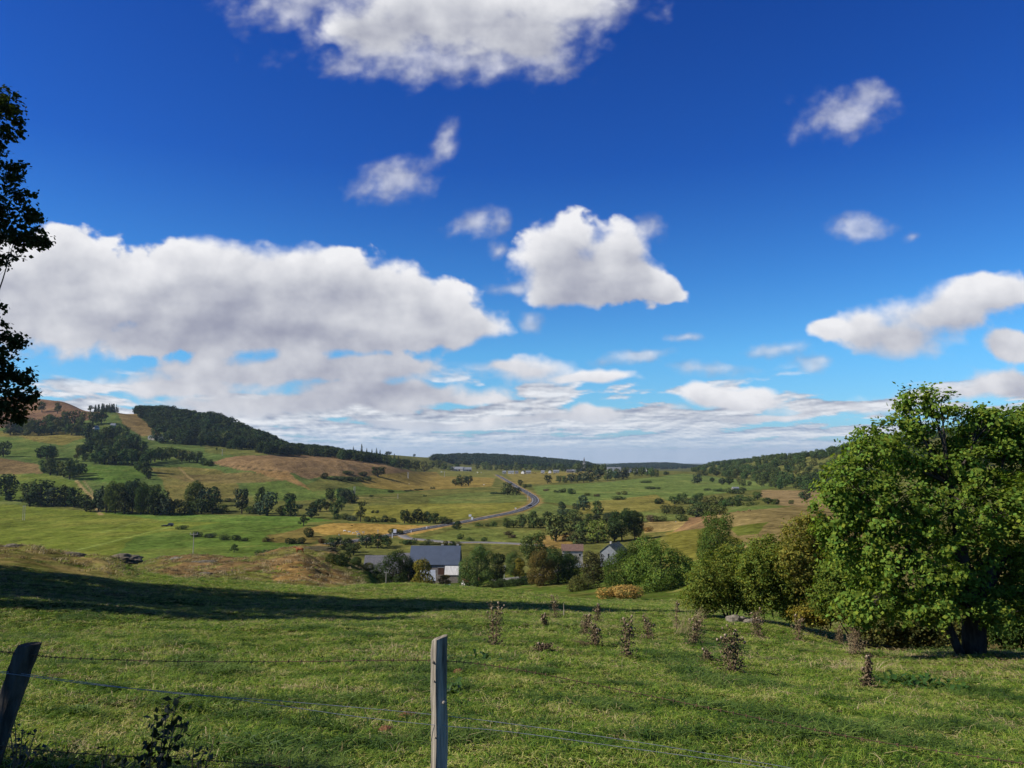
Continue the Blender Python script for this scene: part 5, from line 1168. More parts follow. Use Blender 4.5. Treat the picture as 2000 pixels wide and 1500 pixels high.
# broad leaved dock
def dock(x, y, wpx, n, label, seed):
    rng = np.random.default_rng(seed); p = hit(x, y, 6); w_ = wpx * p.y / F; mb = MB()
    V = []; Fq = []
    for i in range(n):
        a = rng.uniform(0, 6.28); r = w_ * .5 * math.sqrt(rng.random()); c = np.array([r * math.cos(a), r * .8 * math.sin(a), 0.0]); b = rng.uniform(0, 6.28); L = rng.uniform(.14, .30); wd = L * .32; up = rng.uniform(.25, 1.0)
        d = np.array([math.cos(b), math.sin(b), 0]); sd = np.array([-math.sin(b), math.cos(b), 0]); k0 = len(V)
        for f, ww, zz in ((0, .15, 0), (.35, .9, .5 * up), (.7, 1, .75 * up), (1, .1, .6 * up)):
            q = c + d * L * f + np.array([0, 0, zz * L]); V += [q - sd * wd * ww / 2 + np.array([0, 0, .01]), q, q + sd * wd * ww / 2 + np.array([0, 0, .01])]
        for s_ in range(3):
            for t in range(2): q = k0 + 3 * s_ + t; Fq.append((q, q + 1, q + 4, q + 3))
    me_ = mesh_np('dock_plant', np.array(V), np.array(Fq), [M_WEED]); return tag(link('dock_plant', me_, None, p, (.055, .11, .022)), label, 'weed', 'docks in the pasture')
dock(1800, 1342, 150, 130, 'large patch of broad dark dock leaves in the right pasture', 1); dock(930, 1292, 110, 40, 'pale green low dock leaves right of the upright post', 2); dock(880, 1352, 40, 16, 'small dock rosette close beside the upright post', 3)
# molehills
M_SOIL = simple_mat('soil', (0.17, 0.085, 0.045), 0.95, 0.45, 40, 0.05, bump=0.8)
for x, y, wpx, lb in [(895,1313,26,'upper reddish molehill beside the upright post'),(884,1336,22,'lower reddish molehill touching the upright post'),(754,1428,40,'dark brown molehill left of the upright post'),(798,1400,40,'flat bare earth patch left of the upright post')]:
    p = hit(x, y, 5); r = wpx * .5 * p.y / F; rng = np.random.default_rng(int(x)); mb = MB(); n = 14; vs = [(0, 0, r * .5)]
    for k, (rr, z) in enumerate(((.4, .42), (.75, .22), (1.1, -.08))):
        for j in range(n): a = 6.283 * j / n; q = r * rr * rng.uniform(.85, 1.15); vs.append((q * math.cos(a), q * math.sin(a), r * z * rng.uniform(.8, 1.2)))
    fs = [(0, 1 + j, 1 + (j + 1) % n) for j in range(n)] + [(1 + k * n + j, 1 + (k + 1) * n + j, 1 + (k + 1) * n + (j + 1) % n, 1 + k * n + (j + 1) % n) for k in range(2) for j in range(n)]
    mb.add(vs, fs); tag(mb.build('molehill', M_SOIL, None, p), lb, 'molehill', 'molehills')
# rocks
M_ROCK = simple_mat('rock', (0.25, 0.215, 0.17), 0.9, 0.4, 5, 0.15, bump=1.0, c2=(0.12, 0.105, 0.08)); M_ROCKD = simple_mat('dark_rock', (0.17, 0.145, 0.105), 0.95, 0.4, 2, 0.1, bump=1.0, c2=(0.08, 0.07, 0.05))
def rock(name, label, x, y, wpx, hpx, seed, mat, Y=None, dfac=.7, group=None, cat='rock'):
    p = at_depth(x, Y, y) if Y else hit(x, y, 8); s = p.y / F; bm = bmesh.new(); bmesh.ops.create_icosphere(bm, subdivisions=4, radius=1)
    co = np.array([v.co for v in bm.verts]); a, b, c = co.T
    n = 0.33 * fbm(a * 1.3 + seed + c, b * 1.3 + c * 1.7, 3, seed) + 0.16 * np.round(3 * fbm(a * 1.1 + b, c * 1.9 - a, 2, seed + 5)) / 3
    for v, q in zip(bm.verts, n): v.co *= 1 + q; v.co.z = max(v.co.z, -.35)
    for v in bm.verts: v.co.x *= wpx * s / 2; v.co.y *= wpx * s / 2 * dfac; v.co.z *= hpx * s * .85
    me_ = bpy.data.meshes.new(name); bm.to_mesh(me_); bm.free(); me_.materials.append(mat)
    return tag(link(name, me_, None, p), label, cat, group)
rock('boulder', 'large pale grey boulder at the shrub edge', 1438, 1193, 42, 17, 3, M_ROCK, 44, group='pale boulders'); rock('boulder', 'lower flat boulder leaning on the large pale one', 1470, 1197, 40, 11, 8, M_ROCK, 43.5, group='pale boulders')
rock('boulder', 'small pale stone right of the boulder pair', 1572, 1209, 14, 5, 12, M_ROCK, 40, group='pale boulders')
rock('rock_outcrop', 'dark jagged rock outcrop capping the left mound', 235, 1096, 84, 15, 21, M_ROCKD, 88, group='dark outcrops'); rock('rock_outcrop', 'flat dark rock slab at the far left mound', 26, 1072, 40, 7, 22, M_ROCKD, 84, group='dark outcrops')
rock('rock_outcrop', 'low dark rocks in the middle of the left mound', 140, 1090, 50, 9, 23, M_ROCKD, 82, group='dark outcrops'); rock('rock_outcrop', 'small pale rocks at the dip right of the left mound', 345, 1090, 32, 8, 24, M_ROCK, 185, group='dark outcrops')
rock('rock_outcrop', 'dark stony bank in the brown hollow below the pole', 395, 1102, 60, 7, 25, M_ROCKD, 165, group='dark outcrops'); rock('rock_outcrop', 'short dark ledge in the brown hollow', 400, 1122, 34, 6, 26, M_ROCKD, 118, group='dark outcrops')
rock('heather_bank', 'dark heather bank behind the chestnut horse', 620, 1080, 76, 8, 27, simple_mat('turf_bank', (0.10, 0.085, 0.045), 0.95, 0.5, 2, 0.05, bump=1.0, c2=(0.055, 0.05, 0.025)), 226, cat='bank')
# lone stake in the grass
p = hit(1101, 1204, 20); tag(MB().tube([(0, 0, -.2), (.01, 0, .35), (0, 0, .75)], [.03, .028, .024], 6).build('stake', M_POST, None, p), 'thin pale stake standing in the shaded grass', 'stake')

# ------------------------------------------------------------------ roads
def strip(name, path, half, mat, lift, off=0.0, skirt=0.5):
    P = np.array([[p[0], p[1]] for p in path]); d = np.gradient(P, axis=0); d /= np.linalg.norm(d, axis=1, keepdims=True); nrm = np.stack([d[:, 1], -d[:, 0]], 1)
    C = P + nrm * off; zc = H(C[:, 0], C[:, 1])
    for _ in range(6): zc[1:-1] = (zc[:-2] + zc[1:-1] + zc[2:]) / 3
    V = []; Fq = []
    for k, (sd, dz_) in enumerate(((-1.25, -skirt), (-1, 0), (0, .04), (1, 0), (1.25, -skirt)) if skirt else ((-1, 0), (1, 0))):
        q = C + nrm * half * sd; V.append(np.stack([q[:, 0], q[:, 1], zc + lift + dz_], 1))
    m = len(V); n = len(P); V = np.stack(V, 1).reshape(-1, 3)
    for i in range(n - 1):
        for k in range(m - 1): Fq.append((i * m + k, i * m + k + 1, (i + 1) * m + k + 1, (i + 1) * m + k))
    o = link(name, mesh_np(name, V, np.array(Fq), [mat], smooth=True)); o['kind'] = 'structure'; return o
M_ASPH = simple_mat('asphalt', (0.06, 0.058, 0.06), 0.85, 0.25, 0.5, 0.2); M_LINE = simple_mat('road_paint', (0.62, 0.62, 0.6), 0.8, 0.2, 2.0, 0.2); M_LANE = simple_mat('old_asphalt', (0.17, 0.16, 0.15), 0.9, 0.2, 0.5, 0.1)
strip('road', ROAD, 3.6, M_ASPH, 0.45)
for off in (-3.15, 3.15): strip('road_marking', ROAD, 0.14, M_LINE, 0.50, off, 0)
for i in range(0, len(ROAD) - 3, 3): strip('road_marking', ROAD[i:i + 2], 0.12, M_LINE, 0.52, 0, 0)
strip('side_road', LANE, 2.4, M_LANE, 0.40)
FL = [(p.x, p.y) for p in (at_depth(960, 282), at_depth(990, 284), at_depth(1010, 285), at_depth(1040, 288), at_depth(1075, 296), at_depth(1105, 306), at_depth(1150, 312))]
strip('farm_lane', smooth_path(FL, 6), 2.0, simple_mat('gravel', (0.20, 0.19, 0.17), 0.95, 0.25, 1.0, 0.1), 0.3)

# ------------------------------------------------------------------ buildings
M_STONE = simple_mat('stone_wall', (0.27, 0.235, 0.20), 0.95, 0.4, 2.2, 0.1, bump=0.6); M_WHITE = simple_mat('white_render', (0.66, 0.64, 0.60), 0.9, 0.12, 1.0, 0.1); M_PALE = simple_mat('pale_render', (0.42, 0.39, 0.34), 0.9, 0.2, 1.0, 0.1)
M_SLATE = simple_mat('slate', (0.105, 0.105, 0.115), 0.6, 0.45, 1.6, 0.3, c2=(0.16, 0.155, 0.16)); M_BLUE = simple_mat('blue_sheet_roof', (0.065, 0.085, 0.125), 0.5, 0.12, 0.6, 0.4)
M_SHEET = simple_mat('corrugated_sheet', (0.62, 0.60, 0.57), 0.6, 0.3, 2.0, 0.4, stretch=(3.0, 0.25, 0.25)); M_ZINC = simple_mat('zinc_sheet', (0.29, 0.32, 0.36), 0.5, 0.12, 1.0, 0.5)
M_RED = simple_mat('rusty_sheet', (0.22, 0.075, 0.055), 0.8, 0.4, 1.5, 0.2); M_TILE = simple_mat('brown_tiles', (0.16, 0.10, 0.075), 0.85, 0.35, 2.0, 0.2); M_GLASS = simple_mat('window_glass', (0.02, 0.024, 0.03), 0.15, 0.1, 1, 0.6)
M_DARK = simple_mat('dark_opening', (0.015, 0.013, 0.012), 0.9, 0.2, 1, 0.1); M_WOOD = simple_mat('brown_boards', (0.10, 0.055, 0.035), 0.85, 0.4, 2, 0.1, stretch=(4, 4, .3)); M_GREYR = simple_mat('grey_fibre_roof', (0.20, 0.21, 0.225), 0.8, 0.2, 1.0, 0.2)
M_MOSS = simple_mat('mossy_roof', (0.10, 0.115, 0.05), 0.95, 0.4, 1.5, 0.1, c2=(0.25, 0.25, 0.24)); M_PVINE = simple_mat('spire_slate', (0.16, 0.16, 0.17), 0.7, 0.2, 1.0, 0.3); M_FRAME = simple_mat('window_frame', (0.5, 0.48, 0.45), 0.8, 0.1, 1, 0.1)

def building(name, label, cat, loc, L, D, wh, rh, rz, wall, roof, group=None, chim=(), wins=(), doors=(), over=.35, detail=True):
    """gabled building, ridge along its own x; wins and doors: (x, z, width, height, side) with side -1 facing the viewer, 2 / 3 the gable ends"""
    e = thing(name, label, cat, loc, rz, group); mb = MB(); a, b = L / 2, D / 2
    mb.add([(-a, -b, -1.5), (a, -b, -1.5), (a, b, -1.5), (-a, b, -1.5), (-a, -b, wh), (a, -b, wh), (a, b, wh), (-a, b, wh), (-a, 0, wh + rh), (a, 0, wh + rh)],
           [(0, 1, 5, 4), (2, 3, 7, 6), (1, 2, 6, 9, 5), (3, 0, 4, 8, 7)])
    mb.build('wall', wall, e)
    rb = MB(); t = .16; s_ = rh / b; o_ = over; A = a + o_
    for sd in (-1, 1):
        y1 = sd * (b + o_); z1 = wh - s_ * o_ + .03
        rb.add([(-A, y1, z1), (A, y1, z1), (A, 0, wh + rh + .03), (-A, 0, wh + rh + .03), (-A, y1, z1 + t), (A, y1, z1 + t), (A, 0, wh + rh + .03 + t), (-A, 0, wh + rh + .03 + t)],
               [(0, 1, 2, 3), (7, 6, 5, 4), (0, 4, 5, 1), (1, 5, 6, 2), (3, 7, 4, 0)])
    ro = rb.build('roof', roof, e)
    for cx, cy, ch in chim:
        zb = wh + rh - abs(cy) * s_; cb = MB().box((cx, cy, zb + ch / 2 - .3), (.8, .65, ch + .6)).box((cx, cy, zb + ch + .06), (.95, .8, .12)); cb.build('chimney', M_PALE, ro)
    def opening(kind, x, z, w_, h_, side, m):
        mb2 = MB(); fr = MB(); th = .10
        if side in (-1, 1): c = (x, side * (b + .02), z + h_ / 2); sz = (w_, th, h_); fs = [((x, side * (b + .03), z - .06), (w_ + .3, .2, .12)), ((x, side * (b + .03), z + h_ + .06), (w_ + .3, .2, .12))]
        else: xs_ = (a if side == 2 else -a); sg = 1 if side == 2 else -1; c = (xs_ + sg * .02, x, z + h_ / 2); sz = (th, w_, h_); fs = [((xs_ + sg * .03, x, z - .06), (.2, w_ + .3, .12)), ((xs_ + sg * .03, x, z + h_ + .06), (.2, w_ + .3, .12))]
        o = mb2.box(c, sz).build(kind, m, e)
        if detail:
            for cc_, ss in fs: fr.box(cc_, ss)
            fr.build('frame', M_FRAME, o)
    for w5 in wins: opening('window', *w5, M_GLASS)
    for d5 in doors: opening('door', *d5, M_WOOD)
    return e
YF = 286.0
def fp(x, Y=YF, y=1110): return at_depth(x, Y, y)
p = fp(849); k = YF / F
bw = building('farmhouse', 'long farmhouse with a blue grey sheet roof among the trees', 'house', (p.x, p.y + 4, p.z), 94 * k, 9.5, 7.0, 5.9, R(-2), M_STONE, M_BLUE, None, [(94 * k * .13, .4, 1.0), (94 * k * .45, .4, 1.1)],
   [(x, 3.4, .9, 1.3, -1) for x in (-6.5, -4, -1.5)] + [(x, .9, .9, 1.4, -1) for x in (-7, 6.6)], [(-3.2, -.2, 1.2, 2.2, -1), (7.8, -.2, 1.1, 2.1, -1), (2.6, 3.0, 2.2, 2.6, -1)])
e = bw
a_ = 94 * k / 2
MB().add([(a_ - 5.0, -4.9, 6.35), (a_ + .3, -4.9, 6.35), (a_ + .3, -6.6, 3.2), (a_ - 5.0, -6.6, 3.2), (a_ - 5.0, -4.9, 6.5), (a_ + .3, -4.9, 6.5), (a_ + .3, -6.6, 3.35), (a_ - 5.0, -6.6, 3.35)],
  [(3, 2, 1, 0), (4, 5, 6, 7), (0, 1, 5, 4), (1, 2, 6, 5), (2, 3, 7, 6), (3, 0, 4, 7)]).build('lean_to_roof', M_SHEET, e)
MB().box((a_ - 2.4, -5.7, 1.3), (5.0, 1.4, 3.6)).build('lean_to_wall', M_STONE, e)
p2 = fp(835, 279); e = thing('open_shed', 'low shed with a pale sheet roof before the blue roofed farmhouse', 'shed', (p2.x, p2.y, p2.z), R(2))
MB().add([(-3.4, -2.6, 1.9), (3.2, -2.6, 1.9), (2.7, 2.2, 5.0), (-2.8, 2.2, 5.0), (-3.4, -2.6, 2.05), (3.2, -2.6, 2.05), (2.7, 2.2, 5.15), (-2.8, 2.2, 5.15)], [(3, 2, 1, 0), (4, 5, 6, 7), (0, 1, 5, 4), (1, 2, 6, 5), (2, 3, 7, 6), (3, 0, 4, 7)]).build('roof', M_ZINC, e)
mb = MB()
for x in (-3, 0, 2.9): mb.box((x, -2.4, .5), (.18, .18, 2.75))
mb.build('post_row', M_WOOD, e); MB().box((0, 2.25, 1.6), (5.2, .15, 6.2)).build('wall', M_STONE, e)
p = fp(738, 280); building('slate_barn', 'slate roofed stone barn at the left end of the farm', 'barn', (p.x + 1, p.y + 3, p.z), 62 * k, 8.5, 3.4, 6.3, R(0), M_STONE, M_SLATE, None, [], [(-3, .5, .8, 1.0, -1)], [(2, -.3, 2.4, 2.4, -1)])
p = fp(790, 292); building('connecting_barn', 'low slate roof joining the barn to the blue roofed house', 'barn', (p.x, p.y + 3, p.z), 50 * k, 7.5, 5.6, 4.4, R(0), M_STONE, M_SLATE, None, [], [(0, 2, .8, 1, -1)], [(3, -.2, 2, 2.4, -1)])
p = fp(812, 268); building('tin_shed', 'low shed with a rusty red sheet roof before the farm', 'shed', (p.x, p.y, p.z), 52 * 268 / F, 4.5, 1.3, 1.2, R(3), M_WOOD, M_RED, None, [], [(-2, .2, .8, .6, -1)], [(1.6, -.4, 1.2, 1.5, -1)])
p = fp(913, 270); building('garden_shed', 'tiny white shed with a red roof under the large round tree', 'shed', (p.x + 1, p.y, p.z), 5.5, 3.2, 1.6, 1.0, R(28), M_WHITE, M_RED, None, [], [(1, .3, .7, .6, -1)], [(-.8, -.4, .9, 1.8, -1)])
# arched stone barn and mossy barn in the copse
p = at_depth(1119, 322, 1088); e = building('arched_barn', 'pale stone barn with a dark round arch and brown roof in the copse', 'barn', (p.x, p.y + 3, p.z + 1.3), 8.6, 6.0, 4.8, 2.2, R(-3), M_PALE, M_TILE, None, [], [(3.0, 2.6, .7, 1.0, -1)])
mb = MB(); n = 12; vs = [(-1.9, 0, 0)] + [(-1.9 * math.cos(math.pi * i / n), 0, 1.7 + 1.9 * math.sin(math.pi * i / n)) for i in range(n + 1)] + [(1.9, 0, 0)]
mb.add([(x - 1.2, -3.06, z) for x, y, z in vs] + [(x - 1.2, -2.9, z) for x, y, z in vs], [tuple(range(len(vs)))[::-1]] + [(i, i + 1, len(vs) + i + 1, len(vs) + i) for i in range(len(vs) - 1)]); mb.build('archway', M_DARK, e)
p = at_depth(1196, 300, 1085); e = building('mossy_barn', 'grey board barn with a mossy sloping roof behind the bright tree pair', 'barn', (p.x + .5, p.y, p.z), 11, 7, 4.6, 2.8, R(62), M_GREYR, M_MOSS, None, [(-2, .3, 1.0)], [(0, 2.2, .6, 2.0, 3), (-3, 1.4, .8, 1.2, -1)], [(1.8, -.2, 1.6, 2.2, -1)])
# hamlet on the left hill
for x, y, L, lb, rz, rf in [(60,843,10,'stone house in the left hamlet beside the hanging boughs',20,M_SLATE),(78,844,9,'small grey house at the right end of the left hamlet',-25,M_GREYR),(187,840,9,'pale gabled house alone in the hill trees',60,M_WHITE),(221,835,8,'small pale roof higher among the hill trees',10,M_GREYR),
   (297,859,12,'grey roofed farmhouse left in the hillside farm',-10,M_GREYR),(311,861,11,'lower middle barn of the hillside farm',15,M_GREYR),(341,860,14,'long pale gabled barn at the right end of the hillside farm',-20,M_GREYR)]:
    p = hit(x, y, 900); building('hill_house', lb, 'house', (p.x, p.y, p.z), L, 7, 4, 3.6, R(rz), M_PALE if rf is not M_WHITE else M_WHITE, rf if rf is not M_WHITE else M_GREYR, 'houses on the left hill', [(L * .3, 0, .8)], [(-2, 1.2, .9, 1.1, -1), (2, 1.2, .9, 1.1, -1)], [(0, -.2, 1, 2, -1)], detail=False)
# village
def vh(x, y, L, lb, wall, roof, rz=0, wh=4.5, rh=3.4, Y=None, D=8):
    p = at_depth(x, Y, y) if Y else hit(x, y, 1500); n = max(2, int(L / 5))
    building('village_house', lb, 'house', (p.x, p.y, p.z), L, D, wh, rh, R(rz), wall, roof, 'village houses', [(L * .35, 0, 1.0)], [(-L / 2 + (i + .5) * L / n, 1.4, 1.1, 1.4, -1) for i in range(n)], [(L * .1, -.2, 1.1, 2.1, -1)], detail=False)
for x, w_, lb in ((893,46,'left one of two long grey sheds before the village'),(912,30,'right one of two long grey sheds, roof tilted up')):
    p = at_depth(x, 2150, 918); building('grey_shed', lb, 'shed', (p.x, p.y, p.z), w_ * 2150 / F * .55, 22, 5, 6, R(-6 if x < 900 else 8), M_PALE, M_GREYR, 'grey sheds', [], [(0, 1, 3, 2, -1)], [(8, -.2, 4, 4, -1)], detail=False)
for a in [(985,922,10,'small pale house left of the white one at the road top',M_PALE,M_GREYR),(998,923,16,'white house with dark roof at the road top',M_WHITE,M_GREYR),(1009,922,9,'low house just right of the white road top house',M_PALE,M_SLATE),(1022,923,12,'white gabled house in the middle of the village edge',M_WHITE,M_SLATE,70),
  (1032,922,14,'grey roofed house with pale wall below the dark wood',M_PALE,M_GREYR),(1060,923,9,'small white cottage right of the black cows',M_WHITE,M_GREYR),(1074,923,8,'small white gable near the brown meadow',M_WHITE,M_SLATE,80),(1086,916,16,'wide grey roof above the village trees',M_PALE,M_GREYR),
  (1113,920,18,'stone house left below the church spire',M_STONE,M_SLATE),(1122,922,12,'pale house close left below the spire',M_PALE,M_GREYR),(1199,917,34,'large white building with broad roof on the rise',M_WHITE,M_GREYR,0,8,6),(1228,917,14,'small white house behind the big white building',M_WHITE,M_SLATE),
  (1238,930,18,'bright white house with a low roof below the big white building',M_WHITE,M_GREYR),(1232,925,12,'white house squeezed above the bright white one',M_WHITE,M_SLATE,20),(1261,921,9,'white gable at the right end of the village',M_WHITE,M_SLATE,75)]:
    vh(*a, Y=2060 if a[0] < 1190 else 1900)
p = at_depth(1141, 2150, 915); e = thing('church', 'village church with a tall pointed stone spire', 'church', (p.x, p.y, p.z)); s_ = 2150 / F
MB().box((0, 0, 11), (6.2, 6.2, 25)).build('tower', M_PALE, e); mb = MB()
mb.add([(-3.3, -3.3, 23.5), (3.3, -3.3, 23.5), (3.3, 3.3, 23.5), (-3.3, 3.3, 23.5), (0, 0, 40)], [(0, 1, 4), (1, 2, 4), (2, 3, 4), (3, 0, 4), (3, 2, 1, 0)]); mb.build('spire', M_PVINE, e)
for sx_ in (-1.2, 1.2): MB().box((sx_, -3.12, 19), (.9, .1, 3)).build('belfry_window', M_DARK, e)
mb = MB(); mb.add([(-24, -5, -1.5), (-3.1, -5, -1.5), (-3.1, 5, -1.5), (-24, 5, -1.5), (-24, -5, 7), (-3.1, -5, 7), (-3.1, 5, 7), (-24, 5, 7), (-24, 0, 12), (-3.1, 0, 12)], [(0, 1, 5, 4), (1, 2, 6, 9, 5), (2, 3, 7, 6), (3, 0, 4, 8, 7)]); mb.build('nave', M_STONE, e)
mb = MB()
for sd in (-1, 1): mb.add([(-24.4, sd * 5.5, 6.6), (-3.1, sd * 5.5, 6.6), (-3.1, 0, 12.1), (-24.4, 0, 12.1), (-24.4, sd * 5.5, 6.9), (-3.1, sd * 5.5, 6.9), (-3.1, 0, 12.4), (-24.4, 0, 12.4)], [(0, 1, 2, 3), (7, 6, 5, 4), (0, 4, 5, 1), (1, 5, 6, 2), (0, 3, 7, 4)])
mb.build('roof', M_SLATE, e)
# stone bridge ruin / small shelter on the right meadow
p = at_depth(1436, 1050, 948); building('stone_hut', 'small grey field hut among the bushes on the right meadow', 'hut', (p.x, p.y, p.z), 9, 5, 2.6, 1.6, R(10), M_PALE, M_GREYR, None, [], [(-2, .8, .8, .8, -1)], [(1.5, -.2, 1, 1.9, -1)], detail=False)

# ------------------------------------------------------------------ poles and signs
M_POLE = simple_mat('pole_wood', (0.40, 0.37, 0.32), 0.9, 0.3, 3, 0.1, stretch=(1, 1, .2)); M_SIGN = simple_mat('sign_white', (0.80, 0.80, 0.79), 0.5, 0.05, 1, 0.3); M_GALV = simple_mat('galvanised', (0.35, 0.36, 0.37), 0.5, 0.2, 2, 0.4, 0.5)
def pole(x, y, hpx, label, Y=None, twin=False, arm=True, ymin=300):
    p = at_depth(x, Y, y) if Y else hit(x, y, ymin); s = p.y / F; h = hpx * s; r = max(.15, .00035 * p.y)
    e = thing('utility_pole', label, 'utility pole', tuple(p), 0, 'wooden utility poles')
    for dx_ in ((-.7, .7) if twin else (0,)): MB().tube([(dx_, 0, -.5), (dx_, 0, h)], [r, r * .75], 7).build('pole', M_POLE, e)
    if arm:
        w_ = h * .12 if not twin else 1.2; MB().box((0, 0, h - .35), (2 * w_, r, r * 1.1)).build('crossarm', M_POLE, e)
        for q in (-.9, 0, .9): MB().tube([(q * w_, 0, h - .3), (q * w_, 0, h + .35)], [r * .45, r * .6], 6).build('insulator', M_GALV, e)
for a in [(377,1084,64,'tall pale pole with crossarm before the bright green field',300),(46,1016,27,'twin pole at the left of the bright green field',None,True),(692,964,13,'twin pale pole on the middle field boundary',None,True),(797,934,11,'twin pale pole on the dry slope below the mound',None,True),
   (709,902,15,'grey pole before the spruces',None),(434,890,12,'small pole on the slope under the forest',None),(567,984,10,'pale pole in front of the central tree clump',640),(777,974,9,'thin dark pole beside the long field wall',None),(738,1047,11,'short pale pole at the road junction left of the big sign',None),
   (754,1136,36,'wooden pole before the broad farm tree',255),(666,1056,10,'short white post by the lower road bushes',430),(985,1112,22,'pale pole beside the farm lane',292),(1031,977,12,'pale post inside the road bend',None),(868,932,11,'pole near the grey sheds',None)]:
    pole(a[0], a[1], a[2], a[3], a[4] if len(a) > 4 else None, a[5] if len(a) > 5 else False, arm=a[2] > 9)
p = at_depth(369, 300, 1084); e = thing('gate_frame', 'low pale timber frame beside the tall pole', 'gate', tuple(p)); mb = MB()
for q in (-.7, .7): mb.box((q, 0, .6), (.14, .14, 1.5))
mb.build('post_pair', M_POLE, e); MB().box((0, 0, 1.2), (1.7, .1, .16)).build('rail', M_POLE, e)
def sign(x, y, wpx, hpx, post, label, Y=None, ymin=350):
    p = at_depth(x, Y, y) if Y else hit(x, y, ymin); s = p.y / F; w_, h_ = wpx * s, hpx * s; hp = post * s
    e = thing('road_sign', label, 'road sign', (p.x, p.y, p.z + .35), 0, 'white signs along the road')
    MB().box((0, 0, hp + h_ / 2), (w_, .08, h_)).build('panel', M_SIGN, e)
    for q in ((-.3, .3) if wpx > 5 else (0,)): MB().tube([(q * w_, .08, -.4), (q * w_, .08, hp + h_ * .9)], [.06, .06], 6).build('post', M_GALV, e)
for a in [(771,1045,6,7,3,'largest white square sign at the road junction'),(922,1018,4,5,2,'lower white board of the two signs along the road'),(918,1016,5,4,6,'higher white sign on a tall post, behind the lower board'),(833,1034,2.4,3,1.5,'small white marker on the road left of the two signs'),
   (803,1042,1.5,4,1,'thin white marker post right of the largest sign'),(766,1052,1.4,10,0,'tall thin white marker in front of the largest sign'),(1007,996,3,2,1.5,'tiny white plate by the bend'),(664,1060,3,3,3,'small white plate by the lower road')]:
    sign(*a)

# ------------------------------------------------------------------ vehicles
M_TYRE = simple_mat('tyre', (0.02, 0.02, 0.02), 0.9, 0.2, 3, 0.1)
def car(x, y, label, paint, rz, Y=None, scale=1.0, tall=0.0, name='parked_car', group=None, lift=0.0, ymin=250):
    p = at_depth(x, Y, y) if Y else hit(x, y, ymin); e = thing(name, label, 'car', (p.x, p.y, p.z + lift), rz, group, scale)
    prof = [(-2.1, .45), (-2.12, .75), (-1.95, .98), (-1.75, 1.02 + tall * .4), (-1.35, 1.42 + tall), (.35, 1.45 + tall), (1.0, 1.0), (1.95, .86), (2.12, .68), (2.1, .42)]
    if tall > .3: prof[3] = (-1.98, 1.1); prof[4] = (-1.9, 1.42 + tall)
    def loft(pr, w0, w1, zc):
        mb = MB(); n = len(pr); vs = []
        for sd in (-1, 1):
            for X, Z in pr: vs.append((X, sd * (w0 if Z < zc else w1), Z))
        fs = [tuple(range(n)), tuple(range(n, 2 * n))[::-1]] + [(i, n + i, n + (i + 1) % n, (i + 1) % n) for i in range(n)]
        mb.add(vs, fs); return mb
    loft(prof, .84, .70, 1.05).build('body', simple_mat('paint', paint, .35, .05, 1, .5), e)
    for sd in (-1, 1):
        MB().add([(-1.25, sd * .79, 1.06), (.75, sd * .79, 1.06), (.3, sd * .715, 1.36 + tall), (-1.2, sd * .715, 1.36 + tall)], [(0, 1, 2, 3)]).build('window', M_GLASS, e)
    MB().add([(.98, -.66, 1.04), (.98, .66, 1.04), (.40, .62, 1.40 + tall), (.40, -.62, 1.40 + tall)], [(0, 1, 2, 3)]).build('windscreen', M_GLASS, e)
    for X in (-1.3, 1.3):
        for sd in (-1, 1): MB().tube([(X, sd * .70, .34), (X, sd * .88, .34)], [.34, .34], 12).build('wheel', M_TYRE, e)
    return e
car(331,1028,'dark four-wheel drive parked in the bright green field',(.02,.025,.04),R(185),None,1.25,.35); car(320,1028,'low dark trailer behind the dark four-wheel drive',(.03,.03,.035),R(185),None,.8,0.0,'farm_trailer')
car(1034,990,'dark car driving on the road bend',(.03,.035,.05),R(215),None,1.2,0.0,'moving_car',None,.5); car(868,1130,'white car in the farmyard before the pale wall',(.62,.63,.64),R(170),270,1,0,group='cars in the farmyard'); car(855,1130,'blue car in the farmyard left of the white one',(.12,.18,.38),R(186),269,1,0,group='cars in the farmyard')
car(1124,1104,'grey van on the lane under the white arch',(.45,.46,.48),R(180),306,1.1,.5,'parked_van')
car(569,1077,'white trailer in the field left of the mound',(.7,.7,.68),R(180),330,.8,.2,'farm_trailer'); car(862,928,'small white car near the grey sheds',(.7,.7,.7),R(180),1950,1.4,0)

